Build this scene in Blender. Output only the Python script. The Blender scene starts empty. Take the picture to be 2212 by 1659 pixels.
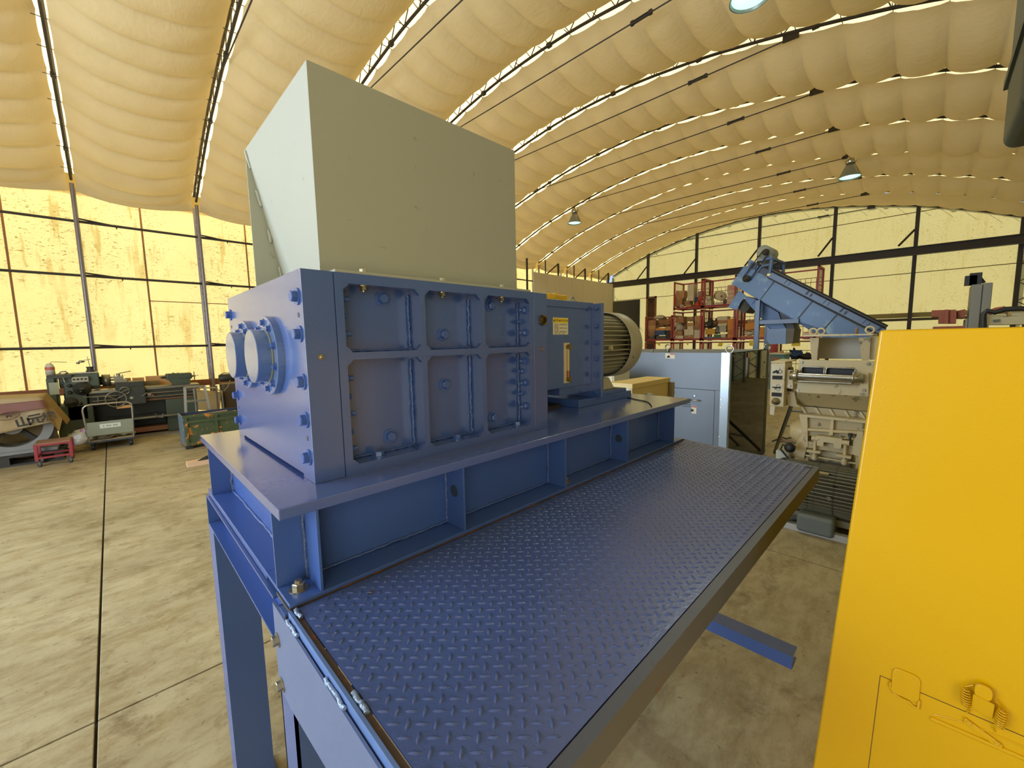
import bpy, bmesh, math, random
from mathutils import Vector, Matrix, noise
random.seed(7)
D = bpy.data; SC = bpy.context.scene; COL = SC.collection
PI = math.pi; R = math.radians

# ------------------------------------------------------------ camera, world, sun, exposure
cam = D.cameras.new('camera'); co = D.objects.new('camera', cam); COL.objects.link(co)
cam.sensor_width = 36; cam.lens = 14.33940; cam.clip_start = 0.02; cam.clip_end = 300
rot = ((0.71344923, 0.08641891, -0.69535744), (-0.70046220, 0.06173428, -0.71101448), (-0.01851770, 0.99434433, 0.10457745))
co.matrix_world = Matrix.Translation((0, 0, 1.85)) @ Matrix(rot).to_4x4()
SC.camera = co

w = D.worlds.new('sky'); SC.world = w; w.use_nodes = True
nt = w.node_tree; nt.nodes.clear()
sky = nt.nodes.new('ShaderNodeTexSky'); sky.sky_type = 'HOSEK_WILKIE'; sky.turbidity = 3.0
sky.sun_direction = Vector((0.20, 0.66, 0.72)).normalized(); sky.ground_albedo = 0.35
bg = nt.nodes.new('ShaderNodeBackground'); bg.inputs['Strength'].default_value = 3.4
wo = nt.nodes.new('ShaderNodeOutputWorld')
nt.links.new(sky.outputs[0], bg.inputs[0]); nt.links.new(bg.outputs[0], wo.inputs[0])

sun = D.lights.new('sun', 'SUN'); sun.energy = 17.5; sun.angle = R(1.0); sun.color = (1, .96, .86)
so = D.objects.new('sun', sun); COL.objects.link(so)
so.rotation_euler = Vector((0.20, 0.66, 0.72)).to_track_quat('Z', 'Y').to_euler()

# daylight through the big open door behind the camera
dl = D.lights.new('door_daylight', 'AREA'); dl.shape = 'RECTANGLE'; dl.size = 4.6; dl.size_y = 6.0
dl.energy = 520; dl.color = (.74, .86, 1.0)
do = D.objects.new('door_daylight', dl); COL.objects.link(do)
do.location = (-4.3, 4.5, 2.5); do.rotation_euler = (0, R(-90), 0)

# added warm fill for camera-facing surfaces, set in an invented wall opening
d2 = D.lights.new('side_fill_light', 'AREA'); d2.shape = 'RECTANGLE'; d2.size = 3.4; d2.size_y = 4.0
d2.energy = 112; d2.color = (1.0, .86, .58)
o2 = D.objects.new('side_fill_light', d2); COL.objects.link(o2)
o2.location = (-2.5, -2.25, 2.0); o2.rotation_euler = (R(90), 0, 0)

SC.view_settings.view_transform = 'Standard'; SC.view_settings.look = 'None'
SC.view_settings.exposure = 0.16; SC.view_settings.gamma = 1.0; SC.view_settings.use_curve_mapping = False
cy = SC.cycles
cy.max_bounces = 7; cy.diffuse_bounces = 5; cy.glossy_bounces = 3; cy.transmission_bounces = 4; cy.transparent_max_bounces = 4
cy.sample_clamp_indirect = 6.0; cy.caustics_reflective = False; cy.caustics_refractive = False
cy.use_denoising = True; cy.use_adaptive_sampling = True; cy.adaptive_threshold = 0.03

# ------------------------------------------------------------ materials
def lin(h):
    h = h.lstrip('#'); r = []
    for i in (0, 2, 4):
        c = int(h[i:i+2], 16) / 255
        r.append(c / 12.92 if c <= .04045 else ((c + .055) / 1.055) ** 2.4)
    return (*r, 1)
MATS = {}
def mat(name, hexc, rough=.5, metal=0., var=.12, vscale=3., bump=0., bscale=60., dirt=None, dscale=4., damt=.55, coat=0., spec=.7, stretch=None, dsoft=.06):
    if name in MATS: return MATS[name]
    m = D.materials.new(name); m.use_nodes = True; t = m.node_tree; L = t.links
    p = t.nodes['Principled BSDF']
    c = lin(hexc)
    p.inputs['Roughness'].default_value = rough; p.inputs['Metallic'].default_value = metal
    p.inputs['Specular IOR Level'].default_value = spec
    if coat: p.inputs['Coat Weight'].default_value = coat; p.inputs['Coat Roughness'].default_value = .16
    tc = t.nodes.new('ShaderNodeTexCoord'); src = tc.outputs['Object']
    if stretch:
        mp = t.nodes.new('ShaderNodeMapping'); mp.inputs['Scale'].default_value = stretch
        L.new(src, mp.inputs[0]); src = mp.outputs[0]
    n = t.nodes.new('ShaderNodeTexNoise'); n.inputs['Scale'].default_value = vscale; n.inputs['Detail'].default_value = 5
    L.new(src, n.inputs[0])
    mx = t.nodes.new('ShaderNodeMix'); mx.data_type = 'RGBA'
    mx.inputs['A'].default_value = tuple(x * (1 - var) for x in c[:3]) + (1,)
    mx.inputs['B'].default_value = tuple(min(1, x * (1 + var)) for x in c[:3]) + (1,)
    L.new(n.outputs['Fac'], mx.inputs['Factor']); out = mx.outputs['Result']
    if dirt:
        n2 = t.nodes.new('ShaderNodeTexNoise'); n2.inputs['Scale'].default_value = dscale; n2.inputs['Detail'].default_value = 8
        n2.inputs['Roughness'].default_value = .65
        L.new(src, n2.inputs[0])
        r = t.nodes.new('ShaderNodeMapRange'); r.inputs['From Min'].default_value = damt; r.inputs['From Max'].default_value = damt + dsoft
        L.new(n2.outputs['Fac'], r.inputs['Value'])
        m2 = t.nodes.new('ShaderNodeMix'); m2.data_type = 'RGBA'; m2.inputs['B'].default_value = lin(dirt)
        L.new(r.outputs[0], m2.inputs['Factor']); L.new(out, m2.inputs['A']); out = m2.outputs['Result']
    L.new(out, p.inputs['Base Color'])
    if bump:
        n3 = t.nodes.new('ShaderNodeTexNoise'); n3.inputs['Scale'].default_value = bscale; n3.inputs['Detail'].default_value = 3
        L.new(src, n3.inputs[0])
        b = t.nodes.new('ShaderNodeBump'); b.inputs['Strength'].default_value = bump; b.inputs['Distance'].default_value = .01
        L.new(n3.outputs['Fac'], b.inputs['Height']); L.new(b.outputs[0], p.inputs['Normal'])
    MATS[name] = m; return m

blue = mat('blue_machine_paint', '#425f9f', .24, var=.10, vscale=2.5, bump=.05, bscale=140)
blue_dirty = mat('blue_paint_worn', '#415c98', .24, coat=.8, var=.12, vscale=2, bump=.05, bscale=120, dirt='#7a4a20', dscale=7, damt=.735, dsoft=.02)
blue_deck = mat('blue_deck_paint', '#4a5d96', .27, var=.16, vscale=3, bump=.08, bscale=90, dirt='#2a1a1c', dscale=26, damt=.73, dsoft=.02)
rust = mat('rusty_steel_edge', '#4a3a30', .7, var=.4, vscale=14, dirt='#7a4218', dscale=9, damt=.52)
zinc = mat('yellow_zinc_bolt', '#a59d86', .32, .85, var=.15, vscale=20)
steel = mat('bright_steel', '#b9b7ae', .25, 1., var=.1, vscale=8)
grey_hop = mat('grey_hopper_paint', '#a3a596', .42, var=.04, vscale=2, bump=.03, bscale=60, dirt='#8d8c7a', dscale=16, damt=.66, dsoft=.05)
motor_tan = mat('grey_tan_motor_paint', '#a59f84', .5, var=.15, vscale=9, dirt='#5e5846', dscale=18, damt=.62)
black = mat('black_plastic', '#15161a', .5)
dark_steel = mat('dark_painted_steel', '#2b2520', .6, var=.2)
pipe_light = mat('galvanised_pipe', '#8d8894', .4, .6, var=.2)
concrete = None

def floor_mat():
    m = D.materials.new('worn_concrete'); m.use_nodes = True; t = m.node_tree; L = t.links; p = t.nodes['Principled BSDF']
    tc = t.nodes.new('ShaderNodeTexCoord')
    def nz(scale, det, rough=.6, st=None, dist=0):
        s = tc.outputs['Object']
        if st:
            mp = t.nodes.new('ShaderNodeMapping'); mp.inputs['Scale'].default_value = st; mp.inputs['Rotation'].default_value = (0, 0, R(45)); L.new(s, mp.inputs[0]); s = mp.outputs[0]
        n = t.nodes.new('ShaderNodeTexNoise'); n.inputs['Scale'].default_value = scale; n.inputs['Detail'].default_value = det
        n.inputs['Roughness'].default_value = rough; n.inputs['Distortion'].default_value = dist
        L.new(s, n.inputs[0]); return n.outputs['Fac']
    def ramp(f, a, b, ca, cb):
        r = t.nodes.new('ShaderNodeValToRGB'); r.color_ramp.elements[0].position = a; r.color_ramp.elements[1].position = b
        r.color_ramp.elements[0].color = ca; r.color_ramp.elements[1].color = cb; L.new(f, r.inputs[0]); return r.outputs[0]
    def mul(a, b, f=1.):
        x = t.nodes.new('ShaderNodeMix'); x.data_type = 'RGBA'; x.blend_type = 'MULTIPLY'; x.inputs['Factor'].default_value = f
        L.new(a, x.inputs['A']); L.new(b, x.inputs['B']); return x.outputs['Result']
    a = ramp(nz(.9, 8, .62), .30, .72, lin('#978b6c'), lin('#c4ba98'))
    b = ramp(nz(5, 12, .8, (.6, 1.4, 1), .25), .38, .56, lin('#dbd1bd'), (1, 1, 1, 1))
    c = ramp(nz(3.2, 8, .75, None, .15), .30, .46, lin('#94825f'), (1, 1, 1, 1))
    e = ramp(nz(26, 4, .6), .28, .36, lin('#5a5044'), (1, 1, 1, 1))
    o = mul(mul(mul(a, b), c, .7), e, .6)
    L.new(o, p.inputs['Base Color'])
    rr = t.nodes.new('ShaderNodeMapRange'); rr.inputs['To Min'].default_value = .38; rr.inputs['To Max'].default_value = .7
    L.new(nz(1.7, 6), rr.inputs['Value']); L.new(rr.outputs[0], p.inputs['Roughness'])
    bp = t.nodes.new('ShaderNodeBump'); bp.inputs['Strength'].default_value = .25; bp.inputs['Distance'].default_value = .004
    L.new(nz(30, 6), bp.inputs['Height']); L.new(bp.outputs[0], p.inputs['Normal'])
    return m
concrete = floor_mat()

def membrane(name, col, specks=True, diff=.35, stain=None):
    """thin woven sheet that passes daylight: translucent + diffuse, with mould specks and water streaks"""
    m = D.materials.new(name); m.use_nodes = True; t = m.node_tree; L = t.links; t.nodes.clear()
    out = t.nodes.new('ShaderNodeOutputMaterial'); mix = t.nodes.new('ShaderNodeMixShader'); mix.inputs[0].default_value = diff
    tr = t.nodes.new('ShaderNodeBsdfTranslucent'); df = t.nodes.new('ShaderNodeBsdfDiffuse')
    L.new(tr.outputs[0], mix.inputs[1]); L.new(df.outputs[0], mix.inputs[2]); L.new(mix.outputs[0], out.inputs[0])
    tc = t.nodes.new('ShaderNodeTexCoord'); C = lin(col)
    def nz(scale, st, det=6, rough=.6):
        mp = t.nodes.new('ShaderNodeMapping'); mp.inputs['Scale'].default_value = st
        L.new(tc.outputs['Object'], mp.inputs[0])
        n = t.nodes.new('ShaderNodeTexNoise'); n.inputs['Scale'].default_value = scale; n.inputs['Detail'].default_value = det; n.inputs['Roughness'].default_value = rough
        L.new(mp.outputs[0], n.inputs[0]); return n.outputs['Fac']
    base = t.nodes.new('ShaderNodeMix'); base.data_type = 'RGBA'
    base.inputs['A'].default_value = (C[0] * .93, C[1] * .90, C[2] * .80, 1); base.inputs['B'].default_value = C
    L.new(nz(.7, (1, 1, .5)), base.inputs['Factor']); o = base.outputs['Result']
    if specks:
        for (sc, st, lo, amt, colr) in ((15, (1, 1, 3.0), .395, .75, '#7f713a'), (34, (1, 1, 2.5), .37, .75, '#7f713a'), (5, (1.6, 1.6, .16), .43, .4, '#b09c5a')):
            r = t.nodes.new('ShaderNodeMapRange'); r.inputs['From Min'].default_value = lo; r.inputs['From Max'].default_value = lo - .04
            L.new(nz(sc, st, 4), r.inputs['Value'])
            # specks gather in broad patches
            r2 = t.nodes.new('ShaderNodeMapRange'); r2.inputs['From Min'].default_value = .36; r2.inputs['From Max'].default_value = .56; r2.inputs['To Max'].default_value = amt
            L.new(nz(.8, (1, 1, 1), 3), r2.inputs['Value'])
            mm = t.nodes.new('ShaderNodeMath'); mm.operation = 'MULTIPLY'; L.new(r.outputs[0], mm.inputs[0]); L.new(r2.outputs[0], mm.inputs[1])
            x = t.nodes.new('ShaderNodeMix'); x.data_type = 'RGBA'; x.inputs['B'].default_value = lin(colr)
            L.new(mm.outputs[0], x.inputs['Factor']); L.new(o, x.inputs['A']); o = x.outputs['Result']
    L.new(o, tr.inputs[0]); L.new(o, df.inputs[0])
    return m
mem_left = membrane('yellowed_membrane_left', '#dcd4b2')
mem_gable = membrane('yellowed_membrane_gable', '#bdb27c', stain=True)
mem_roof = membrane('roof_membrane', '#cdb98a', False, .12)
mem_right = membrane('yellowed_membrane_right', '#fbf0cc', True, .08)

def cloth_mat():
    m = D.materials.new('tan_lining_cloth'); m.use_nodes = True; t = m.node_tree; L = t.links; t.nodes.clear()
    out = t.nodes.new('ShaderNodeOutputMaterial'); mix = t.nodes.new('ShaderNodeMixShader'); mix.inputs[0].default_value = .84
    tr = t.nodes.new('ShaderNodeBsdfTranslucent'); df = t.nodes.new('ShaderNodeBsdfDiffuse')
    L.new(tr.outputs[0], mix.inputs[1]); L.new(df.outputs[0], mix.inputs[2]); L.new(mix.outputs[0], out.inputs[0])
    tc = t.nodes.new('ShaderNodeTexCoord')
    def nz(scale, st, det=6, dist=0.):
        mp = t.nodes.new('ShaderNodeMapping'); mp.inputs['Scale'].default_value = st; L.new(tc.outputs['Object'], mp.inputs[0])
        n = t.nodes.new('ShaderNodeTexNoise'); n.inputs['Scale'].default_value = scale; n.inputs['Detail'].default_value = det; n.inputs['Distortion'].default_value = dist
        L.new(mp.outputs[0], n.inputs[0]); return n.outputs['Fac']
    x = t.nodes.new('ShaderNodeMix'); x.data_type = 'RGBA'; x.inputs['A'].default_value = lin('#c2b38e'); x.inputs['B'].default_value = lin('#d6c9a8')
    L.new(nz(1.3, (1, 1, 1)), x.inputs['Factor'])
    L.new(x.outputs['Result'], tr.inputs[0]); L.new(x.outputs['Result'], df.inputs[0])
    b = t.nodes.new('ShaderNodeBump'); b.inputs['Strength'].default_value = .22; b.inputs['Distance'].default_value = .05
    L.new(nz(5, (1.6, .8, .8), 5, .8), b.inputs['Height']); L.new(b.outputs[0], df.inputs['Normal'])
    return m
cloth = cloth_mat()

# ------------------------------------------------------------ mesh building
class MB:
    def __init__(s): s.v = []; s.f = []; s.sm = []
    def add(s, vs, fs, smooth=False):
        b = len(s.v); s.v += [tuple(v) for v in vs]; s.f += [tuple(b + i for i in f) for f in fs]; s.sm += [smooth] * len(fs); return s
    def box(s, x0, x1, y0, y1, z0, z1):
        if x0 > x1: x0, x1 = x1, x0
        if y0 > y1: y0, y1 = y1, y0
        if z0 > z1: z0, z1 = z1, z0
        return s.add([(x0,y0,z0),(x1,y0,z0),(x1,y1,z0),(x0,y1,z0),(x0,y0,z1),(x1,y0,z1),(x1,y1,z1),(x0,y1,z1)],
                     [(0,3,2,1),(4,5,6,7),(0,1,5,4),(1,2,6,5),(2,3,7,6),(3,0,4,7)])
    def obox(s, c, size, rot=(0,0,0)):
        from mathutils import Euler
        M = Euler(rot).to_matrix(); c = Vector(c); h = [d/2 for d in size]
        vs = [c + M @ Vector((sx*h[0], sy*h[1], sz*h[2])) for sz in (-1,1) for sy in (-1,1) for sx in (-1,1)]
        return s.add(vs, [(0,2,3,1),(4,5,7,6),(0,1,5,4),(1,3,7,5),(3,2,6,7),(2,0,4,6)])
    def prism(s, pts, ax, a, b):
        """polygon of 2D points (the two other axes in xyz order) pushed from a to b along ax"""
        def P(p, h):
            return {0: (h, p[0], p[1]), 1: (p[0], h, p[1]), 2: (p[0], p[1], h)}[ax]
        n = len(pts); vs = [P(p, a) for p in pts] + [P(p, b) for p in pts]
        return s.add(vs, [tuple(range(n))[::-1], tuple(range(n, 2*n))] + [(i, (i+1) % n, n + (i+1) % n, n + i) for i in range(n)])
    def hull(s, lo, hi):
        n = len(lo); return s.add(list(lo) + list(hi), [tuple(range(n))[::-1], tuple(range(n, 2*n))] + [(i, (i+1) % n, n+(i+1) % n, n+i) for i in range(n)])
    def tube(s, p, q, r, n=8, r2=None, caps=True):
        p = Vector(p); q = Vector(q); d = (q - p).normalized(); r2 = r if r2 is None else r2
        u = d.orthogonal().normalized(); v = d.cross(u)
        vs = [p + (u*math.cos(2*PI*i/n) + v*math.sin(2*PI*i/n))*r for i in range(n)] + [q + (u*math.cos(2*PI*i/n) + v*math.sin(2*PI*i/n))*r2 for i in range(n)]
        s.add(vs, [(i, (i+1) % n, n+(i+1) % n, n+i) for i in range(n)], True)
        if caps: s.add(vs, [tuple(range(n))[::-1], tuple(range(n, 2*n))])
        return s
    def path(s, pts, r, n=6, closed=False):
        pts = [Vector(p) for p in pts]; m = len(pts); rings = []; u = None
        for i, p in enumerate(pts):
            a = pts[(i-1) % m] if (closed or i > 0) else p; b = pts[(i+1) % m] if (closed or i < m-1) else p
            d = (b - a).normalized()
            if u is None: u = d.orthogonal().normalized()
            u = (u - d*u.dot(d)).normalized(); v = d.cross(u)
            rings.append([p + (u*math.cos(2*PI*k/n) + v*math.sin(2*PI*k/n))*r for k in range(n)])
        vs = [x for rg in rings for x in rg]; fs = []
        for i in range(m if closed else m-1):
            a = i*n; b = ((i+1) % m)*n
            fs += [(a+k, a+(k+1) % n, b+(k+1) % n, b+k) for k in range(n)]
        s.add(vs, fs, True)
        if not closed: s.add(vs, [tuple(range(n))[::-1], tuple(range((m-1)*n, m*n))])
        return s
    def lathe(s, prof, o, ax, n=32, smooth=True):
        """prof: (distance along ax, radius) pairs"""
        o = Vector(o); d = Vector(ax).normalized(); u = d.orthogonal().normalized(); v = d.cross(u); m = len(prof)
        vs = [o + d*h + (u*math.cos(2*PI*k/n) + v*math.sin(2*PI*k/n))*r for h, r in prof for k in range(n)]
        fs = [(i*n+k, i*n+(k+1) % n, (i+1)*n+(k+1) % n, (i+1)*n+k) for i in range(m-1) for k in range(n)]
        return s.add(vs, fs, smooth)
    def disc(s, o, ax, r, n=32):
        o = Vector(o); d = Vector(ax).normalized(); u = d.orthogonal().normalized(); v = d.cross(u)
        return s.add([o + (u*math.cos(2*PI*k/n) + v*math.sin(2*PI*k/n))*r for k in range(n)], [tuple(range(n))])
    def torus(s, c, ax, R_, r, n=20, m=8):
        c = Vector(c); d = Vector(ax).normalized(); u = d.orthogonal().normalized(); v = d.cross(u)
        return s.path([c + (u*math.cos(2*PI*k/n) + v*math.sin(2*PI*k/n))*R_ for k in range(n)], r, m, True)
    def blob(s, c, size, n=10, m=7, rough=.15, seed=0, flat=0.):
        c = Vector(c); vs = []
        for j in range(m+1):
            th = PI*j/m
            for k in range(n):
                ph = 2*PI*k/n; d = Vector((math.sin(th)*math.cos(ph), math.sin(th)*math.sin(ph), math.cos(th)))
                f = 1 + rough*noise.noise(d*2.3 + Vector((seed, seed*1.7, 0)))*2
                p = Vector((d.x*size[0], d.y*size[1], d.z*size[2]))*f/2
                if p.z < -size[2]*.5*(1-flat): p.z = -size[2]*.5*(1-flat)
                vs.append(c + p)
        return s.add(vs, [(j*n+k, (j+1)*n+k, (j+1)*n+(k+1) % n, j*n+(k+1) % n) for j in range(m) for k in range(n)], True)
    def mesh(s, name, m):
        me = D.meshes.new(name); me.from_pydata(s.v, [], s.f)
        me.polygons.foreach_set('use_smooth', s.sm)
        if m: me.materials.append(m)
        me.update(); return me
    def build(s, name, m, parent=None, bevel=0., kind=None, fix=False):
        me = s.mesh(name, m)
        if fix or bevel:
            b = bmesh.new(); b.from_mesh(me); bmesh.ops.remove_doubles(b, verts=b.verts, dist=1e-5); bmesh.ops.recalc_face_normals(b, faces=b.faces); b.to_mesh(me); b.free()
        o = D.objects.new(name, me); COL.objects.link(o)
        if parent: attach(o, parent)
        if bevel:
            me.polygons.foreach_set('use_smooth', [True]*len(me.polygons))
        md = o.modifiers.new('bevel', 'BEVEL'); md.width = bevel; md.segments = 5 if bevel > .01 else 2; md.limit_method = 'ANGLE'; md.angle_limit = R(40); md.harden_normals = True
        if kind: o['kind'] = kind
        return o
def wpos(o):
    return o.location + (wpos(o.parent) if o.parent else Vector((0, 0, 0)))
def attach(o, parent):
    """parent o keeping the position it was given in the room (parents carry no rotation)"""
    o.parent = parent; o.location = Vector(o.location) - wpos(parent)
def thing(name, label, cat, loc=(0,0,0), group=None):
    o = D.objects.new(name, None); COL.objects.link(o); o.location = loc; o.empty_display_size = .1
    o['label'] = label; o['category'] = cat
    if group: o['group'] = group
    return o
def tag(o, label, cat, group=None):
    o['label'] = label; o['category'] = cat
    if group: o['group'] = group
    return o
def inst(name, me, parent, loc, axis=(0,0,1), roll=0., scale=1.):
    """one more object on a shared mesh whose own +Z is turned to axis"""
    o = D.objects.new(name, me); COL.objects.link(o); o.location = loc
    if parent: attach(o, parent)
    o.rotation_mode = 'QUATERNION'
    from mathutils import Quaternion
    o.rotation_quaternion = Vector(axis).to_track_quat('Z', 'Y') @ Quaternion((0, 0, 1), roll)
    if scale != 1: o.scale = (scale,)*3
    return o
def structure(name, loc=(0,0,0)):
    o = D.objects.new(name, None); COL.objects.link(o); o.location = loc; o['kind'] = 'structure'; return o
def text(body, size, loc, xdir, zdir, m, parent, name='lettering', thick=.0006, bold=0.):
    """flat lettering: xdir = reading direction, zdir = up direction on the surface"""
    cu = D.curves.new(name, 'FONT'); cu.body = body; cu.size = size; cu.extrude = thick; cu.offset = bold; cu.resolution_u = 3
    cu.materials.append(m); cu.align_x = 'CENTER'; cu.align_y = 'CENTER'
    o = D.objects.new(name, cu); COL.objects.link(o)
    bpy.context.view_layer.update()
    me = D.meshes.new_from_object(o.evaluated_get(bpy.context.evaluated_depsgraph_get()))
    D.objects.remove(o); D.curves.remove(cu)
    if not me.materials: me.materials.append(m)
    o = D.objects.new(name, me); COL.objects.link(o); o.location = loc
    if parent: attach(o, parent)
    x = Vector(xdir).normalized(); y = Vector(zdir).normalized(); z = x.cross(y)
    o.rotation_mode = 'QUATERNION'; o.rotation_quaternion = Matrix((x, y, z)).transposed().to_quaternion()
    return o
def marks(c, w_, h_, m, parent, ax, n):
    """a row of small print too fine to read: short dark strokes (ax 1: on a face towards -y, ax 0: towards -x)"""
    b = MB(); st_ = random.getstate(); random.seed(n)
    for i in range(n):
        if random.random() < .12: continue
        u_ = -w_/2 + w_*(i+.5)/n; a = w_/n*.36
        for dz, ww in ((h_*.4, a), (0, a*random.uniform(.5, 1)), (-h_*.4, a*random.uniform(.6, 1))):
            if ax: b.box(c[0]+u_-ww, c[0]+u_+ww, c[1], c[1]+.0002, c[2]+dz-h_*.1, c[2]+dz+h_*.1)
            else: b.box(c[0], c[0]+.0005, c[1]-u_-ww, c[1]-u_+ww, c[2]+dz-h_*.1, c[2]+dz+h_*.1)
        v_ = u_ + random.uniform(-.5, .5)*a
        if ax: b.box(c[0]+v_-a*.15, c[0]+v_+a*.15, c[1], c[1]+.0002, c[2]-h_*.5, c[2]+h_*.5)
        else: b.box(c[0], c[0]+.0005, c[1]-v_-a*.15, c[1]-v_+a*.15, c[2]-h_*.5, c[2]+h_*.5)
    random.setstate(st_)
    return b.build('small_print', m, parent, kind='stuff')
def hexmesh(name, r, h, m, washer=1.45, wh=.22, stud=0., flange=True):
    b = MB()
    if washer: b.lathe([(0, r*washer), (r*wh, r*washer), (r*wh, 0)], (0,0,0), (0,0,1), 20, False)
    z0 = r*wh if washer else 0
    b.lathe([(z0, r*1.0), (z0+h*.86, r), (z0+h, r*.86), (z0+h, 0)], (0,0,0), (0,0,1), 6, False)
    if stud: b.lathe([(z0+h, r*.55), (z0+h+stud, r*.55), (z0+h+stud*1.12, r*.44), (z0+h+stud*1.12, 0)], (0,0,0), (0,0,1), 12, False)
    return b.mesh(name, m)
bolt_blue = hexmesh('bolt_blue', .0165, .0155, blue)
bolt_small = hexmesh('bolt_small', .0105, .010, blue)
bolt_zinc = hexmesh('bolt_zinc', .015, .014, zinc)
nut_zinc = hexmesh('nut_zinc', .018, .018, zinc, 1.5, .16, .008)
nut_blue = hexmesh('nut_blue', .0165, .014, blue, 1.35, .18, .016)
nut_blue_s = hexmesh('nut_blue_small', .0115, .011, blue, 1.35, .18, .013)
stud_round = MB().lathe([(0, .013), (.006, .013), (.006, .0095), (.014, .0095), (.016, .007), (.016, 0)], (0,0,0), (0,0,1), 16, False).mesh('round_plug', blue)

# ------------------------------------------------------------ the building
XF, XG, YL, YR, MID = -4.48, 20.72, 13.3, -2.35, 5.5
RIBS = [-.28 + 2.1*k for k in range(-2, 11)]
TAB = [(0, 7.07), (1, 7.04), (2, 6.93), (2.5, 6.86), (3.7, 6.62), (4.6, 6.40), (5.1, 6.27), (6.2, 5.88), (6.7, 5.68), (7.1, 5.5), (7.35, 5.36)]
def arch_z(dy):
    dy = abs(dy)
    for i in range(len(TAB)-1):
        if dy <= TAB[i+1][0]:
            a, b = TAB[i], TAB[i+1]; return a[1] + (b[1]-a[1])*(dy-a[0])/(b[0]-a[0])
    return TAB[-1][1]
_ys = [7.35 - 14.7*i/300 for i in range(301)]
# smooth the table, then walk it by arc length, from left eave to right eave
_zs = [sum(arch_z(max(-7.35, min(7.35, y + d*.12))) for d in range(-3, 4))/7 for y in _ys]
PTS = [(MID + y, z) for y, z in zip(_ys, _zs)]
PTS = [(MID + 7.38, 5.18), (MID + 7.38, 5.30)] + PTS + [(MID - 7.38, 5.30), (MID - 7.38, 5.18)]
S = [0]
for i in range(1, len(PTS)): S.append(S[-1] + math.dist(PTS[i-1], PTS[i]))
def arc(s):
    s = max(0, min(S[-1], s)); lo, hi = 0, len(S)-1
    while hi - lo > 1:
        mdl = (lo+hi)//2
        if S[mdl] <= s: lo = mdl
        else: hi = mdl
    t = (s - S[lo])/max(1e-9, S[hi]-S[lo]); a, b = PTS[lo], PTS[hi]
    return (a[0]+(b[0]-a[0])*t, a[1]+(b[1]-a[1])*t)
def arc_n(s):
    a = arc(s-.15); b = arc(s+.15); ty, tz = b[0]-a[0], b[1]-a[1]; l = math.hypot(ty, tz)
    ty /= l; tz /= l
    return (tz, -ty) if (-ty) < 0 or abs(ty) < .05 and True else (-tz, ty)
def outward(s, d):
    y, z = arc(s); a = arc(s-.2); b = arc(s+.2); ty, tz = b[0]-a[0], b[1]-a[1]; l = math.hypot(ty, tz) or 1
    ny, nz = -tz/l, ty/l
    if (y-MID)*ny + (z-2)*nz < 0: ny, nz = -ny, -nz
    return (y + ny*d, z + nz*d)

# floor: cast slabs with open joints
fl = structure('floor')
xj = [-4.5, -.21, 3.95, 8.1, 12.3, 16.5, 20.8]; yj = [-2.5, 2.8, 8.15, 13.4]
k = 0
for i in range(len(xj)-1):
    for j in range(len(yj)-1):
        g = .006
        m = MB().box(xj[i]+g, xj[i+1]-g, yj[j]+g, yj[j+1]-g, -.15, 0)
        m.build('slab', concrete, fl, bevel=.004)
joint = mat('joint_filler', '#2e2820', .9)
MB().box(-4.5, 20.8, -2.5, 13.4, -.2, -.02).build('joint_filler', joint, fl)
gr = MB().box(-40, 60, -40, 60, -.35, -.25).build('ground', mat('yard_asphalt', '#86837c', .8)); gr['kind'] = 'structure'

seam_m = mat('brown_weld_seam', '#9a6a3c', .8); pur_m = dark_steel
dark_beam = mat('dark_brown_beam', '#2a211c', .55, var=.2)
wl = structure('wall_left')
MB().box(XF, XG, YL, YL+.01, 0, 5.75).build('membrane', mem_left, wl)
for x in (-3.42, -1.33, .78, 2.9, 5.0, 7.1, 9.2, 11.3, 13.4):
    MB().box(x-.018, x+.018, YL-.012, YL-.002, .9, 5.5).build('seam', seam_m, wl)
MB().box(.78, 13, YL-.012, YL-.002, 2.97, 2.99).build('seam', seam_m, wl)
for z in (4.6, 3.45, 1.88):
    b = MB().tube((XF, YL-.22, z), (XG, YL-.22, z), .028, 6)
    for x in RIBS: b.tube((x, YL-.24, z+.06), (x+.62, YL-.22, z), .018, 5).tube((x+.62, YL-.22, z-.06), (x+.62, YL-.22, z+.01), .012, 5)
    b.build('purlin', pur_m, wl)
brown = mat('brown_timber_rail', '#8f5a33', .7, var=.25, vscale=6, stretch=(.3, 4, 4))
MB().box(XF, 12.9, 12.93, 13.02, .87, 1.02).build('timber_rail', brown, wl)
for k, x in enumerate(RIBS):
    b = MB(); a0 = YL-.46; a1 = YL-.08
    for yy in (a0, a1): b.tube((x, yy, 0), (x, yy, 5.32), .038, 8)
    z = .12; s_ = 0
    while z < 5.1:
        b.tube((x, a0 if s_ else a1, z), (x, a1 if s_ else a0, z+.22), .012, 5); z += .22; s_ ^= 1
    b.box(x-.1, x+.1, a0-.1, a1+.04, 0, .02)
    b.build('post', pipe_light, wl)

wr = structure('wall_right')
MB().box(-.8, XG, YR-.01, YR, 0, 5.75).box(XF, -4.2, YR-.01, YR, 0, 5.75).box(-4.2, -.8, YR-.01, YR, 4.0, 5.75).build('membrane', mem_right, wr)  # opening near the corner is made up to hold the side fill light
for k, x in enumerate(RIBS):
    b = MB(); a0 = YR+.50; a1 = YR+.08
    for yy in (a0, a1): b.tube((x, yy, 0), (x, yy, 5.32), .038, 8)
    z = .12; s_ = 0
    while z < 5.1:
        b.tube((x, a0 if s_ else a1, z), (x, a1 if s_ else a0, z+.3), .012, 5); z += .3; s_ ^= 1
    b.build('post', dark_beam, wr)

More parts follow.
